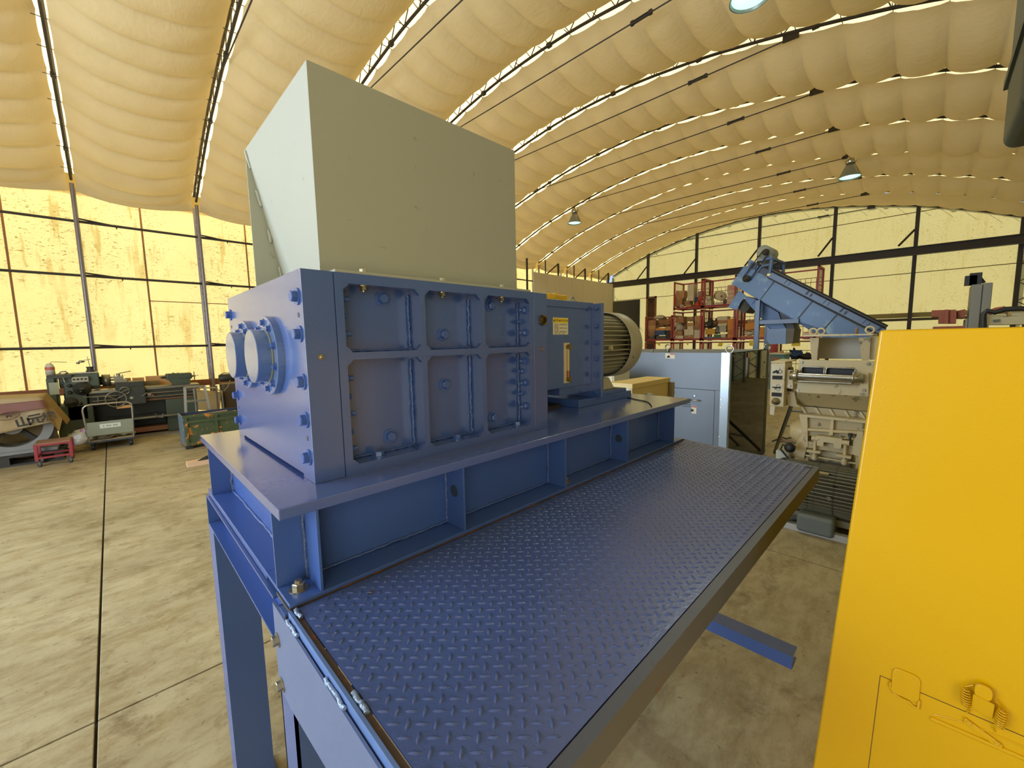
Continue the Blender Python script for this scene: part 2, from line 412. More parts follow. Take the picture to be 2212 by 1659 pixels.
def gable_poly(x, d=.42):
    return [(x, YL, 0)] + [(x,) + outward(S[-1]*i/60, d) for i in range(2, 59)] + [(x, YR, 0)]
wf = structure('wall_far')
p = gable_poly(XG); n = len(p)
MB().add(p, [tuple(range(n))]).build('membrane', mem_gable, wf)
MB().box(XG+.5, XG+.6, YR, YL, 0, .6).build('footing', concrete, wf)
for y in (10.65, 8.15, 5.48, 2.87, .56, -1.82):
    b = MB(); top = arch_z(y-MID)+.25
    b.box(XG-.16, XG-.04, y-.055, y+.055, 0, top)
    b.build('post', dark_beam, wf)
    if y > -1: MB().tube((XG-.12, y+.05, 5.65 if y > 2 else 5.5), (XG-.5, y+.42, 4.95), .035, 6).build('brace', dark_beam, wf)
b = MB(); zl, zr = 4.87, 4.70
def zrail(y): return zr + (zl-zr)*(y+2.1)/(YL+2.1)
for dz, h, dx in ((.13, .03, .2), (-.13, .03, .2), (0, .26, .05)):
    b.hull([(XG-.42+sx*dx/2*1.0+.1, yy, zrail(yy)+dz-h/2) for yy, sx in ((YR+.2, -1), (YR+.2, 1), (YL-.2, 1), (YL-.2, -1))],
           [(XG-.42+sx*dx/2*1.0+.1, yy, zrail(yy)+dz+h/2) for yy, sx in ((YR+.2, -1), (YR+.2, 1), (YL-.2, 1), (YL-.2, -1))])
b.build('cross_beam', dark_beam, wf)
for z in (6.11, 4.01): MB().box(XG-.012, XG-.002, -2, 12.8, z-.015, z+.012).build('seam', mat('olive_seam', '#8a7c48', .8), wf)
b = MB().tube((XG-.12, YR+.3, 2.36), (XG-.12, 9.0, 2.36), .05, 6)
b.build('conduit', mat('conduit_grey', '#4a443a', .6), wf)
MB().box(XG-.03, XG-.01, YR+.3, 9.0, 2.43, 2.60).build('flap', mat('flap_olive', '#a59a66', .8), wf)

wn = structure('wall_near')
b = MB()
b.box(XF-.01, XF, 7.6, YL, 0, 5.5).box(XF-.01, XF, YR, 1.4, 0, 5.5).box(XF-.01, XF, 1.4, 7.6, 4.9, 5.5)
p = [(XF,) + outward(S[-1]*i/60, .42) for i in range(2, 59)]; b.add(p + [(XF, YR, 5.45), (XF, YL, 5.45)][::1], [tuple(range(len(p)+2))])
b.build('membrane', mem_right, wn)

ce = structure('ceiling')
# outer skin
b = MB(); ns = 60; nx = 13
vs = []
for i in range(ns+1):
    y, z = outward(S[-1]*i/ns, .44)
    for k in range(nx): vs.append((XF + (XG-XF)*k/(nx-1), y, z))
b.add(vs, [(i*nx+k, (i+1)*nx+k, (i+1)*nx+k+1, i*nx+k+1) for i in range(ns) for k in range(nx-1)])
b.build('outer_membrane', mem_roof, ce)
# quilted lining, one hanging panel per bay, laced to the ribs
PITCH = .56
def lining(x0, x1, seed, amp=1.):
    vs = []; nu = 14; per = 8; npf = int(S[-1]/PITCH); pt = S[-1]/npf; N = npf*per
    for i in range(N+1):
        s = i*pt/per; fr = (i % per)/per; yb, zb = arc(s)
        yo, zo = outward(s, -1); ny, nz = yo-yb, zo-zb      # inward
        a = abs(math.sin(PI*fr))**.62
        for k in range(nu+1):
            u = k/nu; x = x0 + (x1-x0)*u
            e = min(1, 5*u, 3*(1-u)); hump = 4*u*(1-u)*(1.2 - .4*u); lift = math.exp(-((1-u)/.09)**2)*.11
            puff = (.03 + .105*e)*a*amp
            sag = .25*hump*amp*(1 + .25*noise.noise((seed*3.1, s*.4, 0)))
            wr_ = .018*noise.noise((x*3 + seed*9, s*2.2, u*2)) + .012*noise.noise((x*1.1, s*9, seed))*(1-e)
            edge = max(0, 1-u*14) + max(0, 1-(1-u)*14)
            xx = x + (.014*a if u < .5 else -.014*a)*edge
            d = puff + wr_ - lift + .02*math.exp(-(u/.05)**2)
            vs.append((xx, yb + ny*d, zb + nz*d - sag*(.55 + .45*abs(nz))))
    m = nu+1
    return MB().add(vs, [(i*m+k, i*m+k+1, (i+1)*m+k+1, (i+1)*m+k) for i in range(N) for k in range(nu)], True)
lace = MB()
for bi in range(len(RIBS)):
    x0 = RIBS[bi] + .050; x1 = (RIBS[bi+1] if bi+1 < len(RIBS) else XG + .9) - .065
    if bi == len(RIBS)-1: continue
    amp = 1. if bi < 9 else (.75 if bi < 11 else .45)
    lining(x0, x1, bi, amp).build('lining_panel', cloth, ce)
npf = int(S[-1]/PITCH); pt = S[-1]/npf
for x in RIBS:
    b = MB()
    ch = [(x,) + arc(S[-1]*i/70) for i in range(1, 70)]; ch2 = [(x,) + outward(S[-1]*i/70, .30) for i in range(1, 70)]
    b.path([(q[0], q[1], q[2]) for q in ch], .026, 6); b.path(ch2, .03, 6)
    for i in range(0, 68, 2):
        b.tube(ch[i], ch2[i+1], .01, 4, caps=False); b.tube(ch2[i+1], ch[min(i+2, 68)], .01, 4, caps=False)
    for i in range(4, 68, 8):
        b.obox(ch[i], (.07, .09, .06));
    b.build('arch_rib', dark_steel, ce)
    for i in range(1, npf):
        p0 = Vector((x,) + arc(i*pt))
        lace.tube(p0 + Vector((-.12, 0, 0)), p0 + Vector((.12, 0, .0)), .006, 4, caps=False)
    # tie rod across the rib, with a turnbuckle and end lugs
    a = Vector((x, 9.18, 6.66)); c = Vector((x, 1.83, 6.54)); d = (c-a).normalized()
    t = MB().tube(a, c, .011, 6); r_ = t.build('tie_rod', dark_steel, ce)
    q = a + d*5.9; tb = MB()
    tb.box(x-.012, x+.012, q.y-.13, q.y+.13, q.z+.014, q.z+.026).box(x-.012, x+.012, q.y-.13, q.y+.13, q.z-.026, q.z-.014)
    tb.box(x-.02, x+.02, q.y-.17, q.y-.12, q.z-.03, q.z+.03).box(x-.02, x+.02, q.y+.12, q.y+.17, q.z-.03, q.z+.03)
    tb.build('turnbuckle', dark_steel, r_)
    for e_, s2 in ((a, -1), (c, 1)):
        MB().hull([e_+Vector((-.015, -.10, -.035)), e_+Vector((.015, -.10, -.035)), e_+Vector((.015, .12, -.02)), e_+Vector((-.015, .12, -.02))],
                  [e_+Vector((-.015, -.10, .035)), e_+Vector((.015, -.10, .035)), e_+Vector((.015, .12, .10)), e_+Vector((-.015, .12, .10))]).build('lug', dark_steel, r_)
lace.build('lacing_cord', mat('lacing_cord', '#3a3026', .9), ce, kind='stuff')
# ---- low partition of grey sheet panels in the far left corner, and the frames above it
pt_m = mat('grey_sheet_panel', '#d6ceb6', .6, var=.06, stretch=(6, 1, .3))
pw = structure('trim_1', (13.2, 12.1, 0))
x = 13.25
while x < 19.5:
    MB().box(x+.006, x+.894, 12.1, 12.14, 0, 4.79).build('panel', pt_m, pw); x += .9
for x in (12.95, 15.05, 17.15, 19.25):
    MB().tube((x, 12.2, 0), (x, 12.2, 5.35), .05, 6).build('post', dark_beam, pw)
    if x > 13: MB().tube((x, 12.2, 5.35), (x-.9, 12.2, 4.75), .03, 5).tube((x-.9, 12.2, 4.7), (x-.9, 12.2, 5.4), .03, 5).build('strut', dark_beam, pw)

# ------------------------------------------------------------ work platform: frame, legs, tread deck
st = thing('work_platform', 'blue steel stand with a chequer-plate tread deck beside the shredder', 'platform', (1.6, 1.3, 0))
XA, XB = .29, 2.98; YA, YB, YC = .40, 1.225, 2.60
def channel_x(y, x0, x1, z0, z1, side, m, name='frame_beam', fl=.06, t=.008):
    """beam along x: web at y, flanges reaching towards side"""
    b = MB().box(x0, x1, y-t/2, y+t/2, z0, z1)
    b.box(x0, x1, y, y+side*fl, z1-t, z1).box(x0, x1, y, y+side*fl, z0, z0+t); return b.build(name, m, st)
def channel_y(x, y0, y1, z0, z1, side, m, name='frame_beam', fl=.06, t=.008):
    b = MB().box(x-t/2, x+t/2, y0, y1, z0, z1)
    b.box(x, x+side*fl, y0, y1, z1-t, z1).box(x, x+side*fl, y0, y1, z0, z0+t); return b.build(name, m, st)
channel_y(XA+.065, 1.36, 2.528, .925, 1.085, -1, blue, fl=.065)
channel_x(1.30, XA, 3.06, .925, 1.085, -1, blue)
channel_x(YC-.01, XA, 3.06, .925, 1.085, -1, blue)
channel_y(3.05, 1.31, 2.52, .925, 1.085, -1, blue)
channel_y(1.65, 1.31, 2.52, .925, 1.085, -1, blue)
FZ = 1.85 - 1.85/.75      # floor height in the stand's own units, see the scaling at the end
def leg(x, y, z1=.925):
    b = MB().box(x, x+.008, y, y+.15, FZ, z1).box(x+.142, x+.15, y, y+.15, FZ, z1).box(x, x+.15, y+.071, y+.079, FZ, z1)
    b.box(x-.03, x+.18, y-.03, y+.18, FZ, FZ+.012); return b.build('leg', blue, st)
b = MB().box(XA, XA+.17, 2.455, 2.463, FZ, .925).box(XA, XA+.008, 2.463, YC, FZ, .925).box(XA+.162, XA+.17, 2.463, YC, FZ, .925).box(XA-.03, XA+.2, 2.42, YC+.03, FZ, FZ+.012)
b.build('leg', blue, st)
b = MB().box(XA, XA+.008, 1.225, 1.36, FZ, .925).box(XA, XA+.13, 1.35, 1.36, FZ, .925).box(XA, XA+.13, 1.225, 1.235, FZ, .925).box(XA-.03, XA+.16, 1.2, 1.39, FZ, FZ+.012)
b.build('leg', blue, st)
leg(2.56, 1.27); leg(2.56, 2.43)
# tread plate carried on an angle rim, open gap between them
dk = MB(); z1 = 1.100
dk.prism([(XA+.030, YA+.028), (2.83, YA+.028), (2.975, YB-.004), (XA+.030, YB-.004)], 2, z1-.006, z1)
deck = dk.build('deck_plate', blue_deck, st)
# raised lozenges of the chequer plate, alternating on a 28.6 mm lattice turned 45 degrees
b = MB(); q = .0286; L_, W_, H_ = .0162, .0038, .0032
def xmax(y): return 2.83 + (2.975-2.83)*(y-YA)/(YB-YA)
for i in range(-20, 110):
    for j in range(-110, 20):
        rx, ry = (i*q), (j*q); cx_ = .497 + (rx - ry)*.70711; cy_ = .495 - (rx + ry)*.70711
        # rx runs along (1,-1), ry along (-1,-1)
        if not (XA+.045 < cx_ < xmax(cy_)-.02 and YA+.045 < cy_ < YB-.02): continue
        d = Vector((.70711, .70711 if (i+j) % 2 else -.70711, 0))
        n_ = Vector((-d.y, d.x, 0)); c = Vector((cx_, cy_, z1))
        T = [c - d*L_, c - d*L_*.45 - n_*W_, c + d*L_*.45 - n_*W_, c + d*L_, c + d*L_*.45 + n_*W_, c - d*L_*.45 + n_*W_]
        U = [c + (p_-c)*.42 + Vector((0, 0, H_)) for p_ in T]
        b.add([p_ - Vector((0, 0, .0005)) for p_ in T] + U, [(k_, (k_+1) % 6, 6+(k_+1) % 6, 6+k_) for k_ in range(6)] + [(6, 7, 8, 9, 10, 11)], True)
b.build('tread_lozenges', blue_deck, st, kind='stuff')
# outer rim angle, left rim flat bars and front edge
b = MB();
b.prism([(YA-.004, z1-.075), (YA+.003, z1-.075), (YA+.003, z1-.006), (YA+.024, z1-.006), (YA+.024, z1+.001), (YA-.004, z1+.001)], 0, XA+.012, 2.83)
b.build('rim_angle', mat('greyed_blue_rim', '#4c5260', .5, var=.2, vscale=5, dirt='#5a3a2a', dscale=10, damt=.60), st)
MB().box(XA+.02, 2.83, YA+.0235, YA+.0275, z1-.02, z1-.004).build('rust_line', rust, st)
MB().hull([Vector(p_) for p_ in ((2.826, YA, z1-.075), (2.838, YA, z1-.075), (2.985, YB, z1-.075), (2.973, YB, z1-.075))],
          [Vector(p_) for p_ in ((2.826, YA, z1), (2.838, YA, z1), (2.985, YB, z1), (2.973, YB, z1))]).build('rim_flat', blue_deck, st)
MB().box(XA+.014, XA+.0275, YA, YB-.005, z1-.05, z1-.004).build('rim_flat', rust, st)
MB().box(XA+.004, XA+.012, YA, YB-.005, z1-.05, z1+.003).build('rim_flat', mat('blue_bar_worn', '#5d7bb5', .4, var=.2, vscale=10), st)
sk = MB().prism([(YA, 1.077), (1.345, 1.077), (1.345, .80), (1.235, .80), (YA, .90)], 0, XA-.006, XA)
sk.build('skirt_plate', mat('pale_blue_skirt', '#60719a', .38, var=.10, vscale=4, bump=.04, dirt='#6d7468', dscale=5, damt=.70, dsoft=.05), st)
weld = mat('silver_blue_weld', '#8ea3c4', .28, .3, var=.3, vscale=60, bump=.6, bscale=90)
def bead(p, q_, r, parent, n=9, m=None, name='weld_bead'):
    p = Vector(p); q_ = Vector(q_); pts = [p.lerp(q_, t/n) + Vector((random.uniform(-1, 1), random.uniform(-1, 1), random.uniform(-1, 1)))*r*.35 for t in range(n+1)]
    return MB().path(pts, r, 5).build(name, m or weld, parent)
for (ya, yb) in ((1.215, 1.13), (.93, .82), (.60, .53)):
    bead((XA-.001, ya, 1.082), (XA-.001, yb, 1.082), .0055, st)
for (ya, yb) in ((1.215, 1.17), (.83, .76)):
    bead((XA+.022, ya, 1.100), (XA+.022, yb, 1.100), .007, st)
for (y, z) in ((1.315, .972), (1.305, .832)):
    inst('bolt', bolt_zinc, st, (XA-.006, y, z), (-1, 0, 0), .3)
for y in (.55, .95):
    pass
# low cross beam sticking out under the deck, fixed to the legs
MB().prism([(2.555, 0), (2.665, 0), (2.665, .008), (2.563, .008), (2.563, .067), (2.665, .067), (2.665, .075), (2.555, .075)], 1, .425, 2.5).build('floor_beam', blue, st)
channel_x(YA+.05, XA+.02, 2.80, 1.03, 1.09, 1, blue, fl=.04)
channel_x(.82, XA+.02, 2.88, 1.03, 1.09, 1, blue, fl=.04)
for (x, y) in ((2.79, .445),): MB().lathe([(0, .019), (.0012, .019), (.0012, .013), (.0005, .013), (.0005, 0)], (x, y, z1), (0, 0, 1), 16, False).build('deck_hole', black, st)
MB().disc((.50, 1.14, z1+.0006), (0, 0, 1), .011, 12).build('deck_hole', rust, st)

# ------------------------------------------------------------ machine base skid
ba = thing('shredder_skid', 'blue welded I-beam skid with thick top plate carrying the shredder', 'machine base', (1.6, 1.9, 1.11))
plate_m = mat('blue_plate_worn', coat=.8, hexc='#5266a4', rough=.2, var=.10, vscale=3, bump=.05, bscale=60, dirt='#9a5a22', dscale=5.5, damt=.745, dsoft=.012)
edge_m = mat('plate_edge_grey_blue', '#596680', .4, var=.25, vscale=8, dirt='#7a4a20', dscale=9, damt=.70, dsoft=.03)
MB().box(.291, 3.055, 1.225, 2.59, 1.367, 1.40).build('top_plate', plate_m, ba, bevel=.003)
MB().box(.300, 2.97, 1.228, 1.232, 1.086, 1.110).build('shim_strip', rust, ba)
MB().box(.300, 3.0, 1.222, 1.36, 1.086, 1.098).build('sole_plate', mat('brown_grey_sole', '#3d3a3c', .5, var=.3, vscale=9, dirt='#6b4322', dscale=12, damt=.55), ba)
MB().box(.300, 2.93, 1.226, 1.47, 1.104, 1.116).build('bottom_flange', blue, ba, bevel=.002)
MB().box(.300, 2.93, 2.34, 2.58, 1.09, 1.116).build('bottom_flange', blue, ba)
MB().box(.300, .48, 1.47, 2.34, 1.09, 1.116).build('bottom_flange', blue, ba, bevel=.002)
MB().box(.300, 2.80, 1.345, 1.353, 1.116, 1.367).build('web', blue, ba)
MB().box(.300, 2.80, 2.455, 2.463, 1.116, 1.367).build('web', blue, ba)
MB().box(.388, .396, 1.353, 2.455, 1.116, 1.367).build('web', blue, ba)
MB().box(2.79, 2.80, 1.353, 2.455, 1.116, 1.367).build('web', blue, ba)
for x in (.396, .936, 1.571, 2.166, 2.80):
    MB().box(x-.009, x, 1.228, 1.345, 1.116, 1.367).build('stiffener', blue, ba, bevel=.0015)
    bead((x-.012, 1.341, 1.12), (x-.012, 1.341, 1.365), .006, ba, 14, mat('blue_weld', '#4a6298', .4, var=.2, vscale=40, bump=.5, bscale=90))
for x0, x1 in ((.40, .925), (.937, 1.56), (1.572, 2.155), (2.167, 2.79)):
    bead((x0, 1.342, 1.121), (x1, 1.342, 1.121), .005, ba, 24, MATS['blue_weld'])
bead((.386, 1.37, 1.12), (.386, 2.44, 1.12), .006, ba, 24, MATS['blue_weld'])
bead((.386, 2.45, 1.12), (.386, 2.45, 1.365), .009, ba, 10, MATS['blue_weld'])
for x in (.936, 2.166): MB().lathe([(0, .024), (.001, .024), (.001, 0)], (x-.009, 1.288, 1.262 if x < 1 else 1.25), (-1, 0, 0), 18, False).build('round_hole', mat('hole_shade', '#2c3a4c', .6), ba)
for x, y in ((.345, 1.292), (1.635, 1.288), (2.86, 1.30)): inst('anchor_nut', nut_zinc, ba, (x, y, 1.116), (0, 0, 1), .2)
# ------------------------------------------------------------ shredder body
sh = thing('shredder', 'blue two-shaft shredder with six-pocket front plate and two round bearing caps', 'shredder', (1.0, 1.9, 1.40))
X0, X1, Y0, Y1, Z0, Z1 = .436, 1.592, 1.366, 2.455, 1.40, 2.085
body_m = blue_dirty
def plate(x0, x1, name):
    b = MB().prism([(Y0, Z0), (Y0+.11, Z0), (Y0+.11, Z0+.012), (Y1-.11, Z0+.012), (Y1-.11, Z0), (Y1, Z0), (Y1, Z1), (Y0, Z1)], 0, x0, x1)
    return b.build(name, body_m, sh, bevel=.0015)
plate(X0, .535, 'end_plate'); plate(1.495, X1, 'end_plate')
xa = [.565, .855, .877, 1.155, 1.179, 1.465]; za = [1.434, 1.797, 1.822, 2.051]
# front grid cut from one plate: outline minus six chamfered windows, built as bars and corner pieces
b = MB(); YG = Y0 + .0004
for z0, z1_ in ((Z0, za[0]), (za[1], za[2]), (za[3], Z1)): b.box(.537, 1.493, YG, 1.45, z0, z1_)
for x0, x1 in ((.537, xa[0]), (xa[1], xa[2]), (xa[3], xa[4]), (xa[5], 1.493)):
    for z0, z1_ in ((za[0], za[1]), (za[2], za[3])): b.box(x0, x1, YG, 1.45, z0, z1_)
c_ = .022
for x0, x1 in ((xa[0], xa[1]), (xa[2], xa[3]), (xa[4], xa[5])):
    for z0, z1_ in ((za[0], za[1]), (za[2], za[3])):
        for (cx_, sx) in ((x0, 1), (x1, -1)):
            for (cz_, sz) in ((z0, 1), (z1_, -1)):
                b.prism([(cx_-sx*.0005, cz_-sz*.0005), (cx_+sx*c_, cz_-sz*.0005), (cx_-sx*.0005, cz_+sz*c_)], 1, YG, 1.386)
b.build('front_grid', body_m, sh, fix=True)
MB().box(.53, 1.50, 1.45, 1.475, Z0, Z1-.02).build('pocket_back', body_m, sh)
MB().box(.53, 1.50, 2.40, 2.44, Z0, Z1).build('rear_wall', body_m, sh)
wb = MATS['blue_weld']
for x in (xa[1], xa[3], xa[5]):
    for z0, z1_ in ((za[0]+.01, za[1]-.01), (za[2]+.01, za[3]-.015)): bead((x-.005, 1.445, z0), (x-.005, 1.446, z1_), .0065, sh, 22, wb)
for x0, x1 in ((xa[0], xa[1]), (xa[2], xa[3]), (xa[4], xa[5])):
    for z in (za[0], za[2]): bead((x0+.01, 1.446, z+.004), (x1-.01, 1.447, z+.003), .0045, sh, 18, wb)
for p_ in ((0.744, 1.450, 2.017), (1.013, 1.450, 1.883), (1.011, 1.450, 1.672), (1.283, 1.450, 2.016), (1.283, 1.450, 1.487), (0.747, 1.450, 1.491)):
    inst('pocket_bolt', bolt_blue, sh, p_, (0, -1, 0), random.random(), 1.2)
for z in (2.003, 1.885, 1.732, 1.607, 1.482):
    inst('nut', nut_blue, sh, (xa[0], 1.408, z), (1, 0, 0), random.random())
    inst('end_bolt', bolt_blue, sh, (X0, 1.408, z), (-1, 0, 0), random.random(), 1.12)
    inst('end_bolt', bolt_blue, sh, (X0, 2.413, z), (-1, 0, 0), random.random(), 1.12)
for z in (1.945, 1.670, 1.545):
    o = inst('dowel', stud_round, sh, (xa[0]+.004, 1.400, z), (.75, -.66, 0))
for (u_, v_, big) in ((1.999, 0, 1), (1.945, .02, 0), (1.890, 0, 1), (1.752, 0, 1), (1.70, .02, 0), (1.642, 0, 1), (1.588, .02, 0), (1.525, 0, 1)):
    inst('nut', nut_blue if big else nut_blue_s, sh, (xa[5], 1.402+v_, u_), (-1, 0, 0), random.random())
for z in (1.945, 1.545):
    MB().lathe([(0, .0085), (.0008, .0085), (.0008, 0)], (X0, 1.409, z), (-1, 0, 0), 14, False).build('bolt_hole', black, sh)
    MB().lathe([(0, .0085), (.0008, .0085), (.0008, 0)], (X0, 2.415, z), (-1, 0, 0), 14, False).build('bolt_hole', black, sh)
for p_ in ((0.678, 1.429, 1.434), (1.037, 1.438, 1.434), (1.406, 1.450, 1.434)):
    inst('floor_bolt', bolt_blue, sh, (p_[0], 1.405, 1.434), (0, 0, 1), random.random(), 1.1)
nx_ = [.652, .985, 1.315]
for x in nx_:
    inst('flange_nut', nut_zinc, sh, (x, 1.405, za[3]), (0, 0, -1), .4, .72)
# bearing covers on the end plate
cap_m = mat('blue_cap_paint', coat=.8, hexc='#56709f', rough=.22, var=.12, vscale=6, bump=.12, bscale=30)
for yc in (1.738, 2.09):
    zc = 1.812
    MB().lathe([(0, .147), (.020, .147), (.022, .145), (.022, .098), (.022, 0)], (X0, yc, zc), (-1, 0, 0), 56, False).build('bearing_flange', cap_m, sh)
    MB().lathe([(.0, .0975), (.069, .0975), (.071, .0955), (.071, 0)], (X0, yc, zc), (-1, 0, 0), 56, False).build('bearing_cap', cap_m, sh)
    MB().torus((X0-.024, yc, zc), (1, 0, 0), .0985, .004, 40, 5).build('cap_weld', mat('grey_green_weld', '#7d8684', .4), sh)
    for k in range(10):
        a = 2*PI*(k+.5)/10
        py, pz = yc + .123*math.cos(a), zc + .123*math.sin(a)
        inst('flange_bolt', bolt_small, sh, (X0-.022, py, pz), (-1, 0, 0), a)
# grease points and small fittings on the front face
MB().lathe([(0, .010), (.004, .010), (.004, .006), (.012, .006), (.013, .0035), (.018, .0035), (.018, 0)], (.479, Y0, 1.811), (0, -1, 0), 6, False).build('grease_nipple', zinc, sh)
MB().lathe([(0, .010), (.004, .010), (.004, .006), (.012, .006), (.013, .0035), (.018, .0035), (.018, 0)], (1.546, Y0, 1.808), (0, -1, 0), 6, False).build('grease_nipple', zinc, sh)
MB().lathe([(0, .026), (.012, .026), (.012, .017), (.004, .016), (.004, .009), (.007, .009), (.007, 0)], (1.555, Y0, 1.951), (0, -1, 0), 28, False).build('oil_plug', mat('bronze_plug', '#4a3d28', .35, .6, dirt='#8a6d3a', dscale=40, damt=.5), sh)
# gear case between shredder and motor
gm = blue_dirty
MB().box(1.592, 2.365, 1.63, 2.20, 1.545, 2.085).build('gear_case', gm, sh, bevel=.003)
MB().box(1.592, 2.37, 1.618, 2.21, 2.055, 2.098).build('case_lid', gm, sh, bevel=.002)
MB().box(2.365, 2.395, 1.55, 2.28, 1.452, 2.092).build('motor_plate', gm, sh, bevel=.002)
MB().box(2.05, 2.365, 1.66, 2.17, 1.49, 1.545).build('case_foot', gm, sh)
for z in (2.06, 1.94, 1.83, 1.72, 1.61, 1.485): inst('plate_bolt', bolt_small, sh, (2.365, 1.585, z), (-1, 0, 0), z, 1.25)
MB().box(1.75, 2.15, 1.72, 2.1, 1.40, 1.42).build('packing', dark_steel, sh)
MB().tube((2.0, 1.9, 2.098), (2.0, 1.9, 2.12), .03, 12).build('breather', gm, sh)
MB().tube((2.30, 1.72, 2.098), (2.30, 1.72, 2.112), .018, 6).build('filler_plug', gm, sh)
# oil level gauge
gy = 1.622
gx, gz = 2.085, 1.70
gf = MB().box(gx-.026, gx+.026, gy, 1.63, 1.575, 1.832).build('oil_gauge', mat('cream_gauge', '#d8c795', .4), sh)
MB().tube((gx, gy-.008, 1.605), (gx, gy-.008, 1.80), .009, 10).build('sight_tube', mat('gauge_glass', '#b9a06a', .1, spec=.8), gf)
MB().tube((gx, gy-.009, 1.607), (gx, gy-.009, 1.655), .0098, 10).build('oil', mat('amber_oil', '#8a4a12', .1), gf)
for z in (1.60, 1.806): MB().tube((gx+.004, gy+.004, z), (gx+.004, gy-.024, z), .017, 10).build('gauge_knob', mat('brass_knob', '#8a7440', .35, .7), gf)
# caution label
lb = MB().box(1.955, 2.105, 1.6288, 1.63, 1.885, 1.99).build('caution_label', mat('label_cream', '#e0d8b4', .5, var=.04), sh)
lb.location.y -= 0
MB().box(1.958, 2.102, 1.6283, 1.6287, 1.958, 1.987).build('label_band', mat('label_yellow', '#e8c81e', .5, var=.04), lb)
ink = mat('black_ink', '#1c1a18', .7)
text('▲注意 ▲CAUTION', .0165, (2.03, 1.6278, 1.972), (1, 0, 0), (0, 0, 1), ink, lb, thick=.0002)
for i_, w_ in enumerate((.125, .05, .125, .04, .12, .10)): marks((1.968 + w_/2, 1.6278, 1.948 - i_*.0112), w_, .0065, ink, lb, 1, int(w_/.009))

# ------------------------------------------------------------ hopper
ho = thing('feed_hopper', 'grey sheet-steel feed hopper standing on top of the blue shredder', 'hopper', (1.0, 1.9, 2.086))
HX0, HX1, HY0, HY1, HB, HT = .53, 1.473, 1.46, 2.30, 2.095, 2.763
MB().box(HX0, HX1, HY0, HY0+.006, HB, HT).build('front_plate', grey_hop, ho)
MB().box(HX0, HX1, HY1-.006, HY1, HB, HT-.006).build('back_plate', grey_hop, ho)
dxs = (.667-.53)
MB().hull([Vector(p_) for p_ in ((HX0, HY0+.006, HT), (HX0, HY1-.006, HT), (HX0+.006, HY1-.006, HT), (HX0+.006, HY0+.006, HT))],
          [Vector(p_) for p_ in ((HX0+dxs, HY0+.006, HB), (HX0+dxs, HY1-.006, HB), (HX0+dxs+.006, HY1-.006, HB), (HX0+dxs+.006, HY0+.006, HB))]).build('sloping_side', grey_hop, ho)
MB().hull([Vector(p_) for p_ in ((HX1-.006, HY0+.006, HT), (HX1-.006, HY1-.006, HT), (HX1, HY1-.006, HT), (HX1, HY0+.006, HT))],
          [Vector(p_) for p_ in ((HX1-dxs-.006, HY0+.006, HB), (HX1-dxs-.006, HY1-.006, HB), (HX1-dxs, HY1-.006, HB), (HX1-dxs, HY0+.006, HB))]).build('sloping_side', grey_hop, ho)
MB().box(.545, 1.48, 1.372, 1.46, Z1, Z1+.010).box(.545, 1.48, 2.30, 2.40, Z1, Z1+.010).box(.545, .70, 1.46, 2.30, Z1, Z1+.010).box(1.33, 1.48, 1.46, 2.30, Z1, Z1+.010).build('base_flange', grey_hop, ho)
for t0, t1 in ((.27, .37), (.52, .61), (.78, .86)):
    p_ = Vector((HX0+dxs*t0-.004, HY1-.012, HT+(HB-HT)*t0)); q_ = Vector((HX0+dxs*t1-.004, HY1-.012, HT+(HB-HT)*t1))
    bead(p_, q_, .009, ho, 5, grey_hop)
bead((HX0, HY1-.01, HT-.002), (HX0+dxs*.12, HY1-.01, HT-.08), .007, ho, 5, grey_hop)
for x in nx_: inst('bolt', hexmesh('bolt_pale', .012, .012, mat('pale_zinc', '#cfcab4', .4, .5)) if x == nx_[0] else D.meshes['bolt_pale'], ho, (x, 1.402, Z1+.010), (0, 0, 1), .3)
for (x, z) in ((.55, 0),): pass

# ------------------------------------------------------------ motor
mo = thing('electric_motor', 'tan finned electric motor bolted to the blue gear case', 'motor', (2.8, 1.9, 1.40))
my, mz = 1.905, 1.805
MB().box(2.18, 2.86, 1.60, 2.22, 1.40, 1.452).build('mounting_rail', blue, mo, bevel=.003)
MB().box(2.40, 2.80, 1.61, 2.21, 1.452, 1.478).build('mounting_rail', blue, mo, bevel=.003)
b = MB().lathe([(0, .31), (.018, .31), (.022, .27), (.06, .245), (.10, .235), (.10, 0)], (2.397, my, mz), (1, 0, 0), 48)
b.build('end_shield', motor_tan, mo)
MB().prism([(1.64, 1.478), (2.17, 1.478), (2.09, 1.72), (2.0, 1.9), (1.81, 1.9), (1.72, 1.72)], 0, 2.40, 2.47).build('foot', motor_tan, mo, bevel=.01)
MB().prism([(1.66, 1.478), (2.15, 1.478), (2.10, 1.56), (1.71, 1.56)], 0, 2.47, 2.72).build('foot', motor_tan, mo, bevel=.008)
MB().lathe([(0, .195), (.5, .195), (.5, 0)], (2.49, my, mz), (1, 0, 0), 40).build('stator_housing', motor_tan, mo)
fin = MB().box(-.0035, .0035, 0, .052, 0, .48).mesh('cooling_fin', motor_tan)
for k in range(40):
    a = 2*PI*k/40
    o = D.objects.new('cooling_fin', fin); COL.objects.link(o)
    n_ = Vector((0, math.cos(a), math.sin(a))); o.location = Vector((2.495, my, mz)) + n_*.19
    t_ = Vector((1, 0, 0)).cross(n_); attach(o, mo)
    o.rotation_mode = 'QUATERNION'; o.rotation_quaternion = Matrix((n_.cross(Vector((1, 0, 0))), n_, Vector((1, 0, 0)))).transposed().to_quaternion()
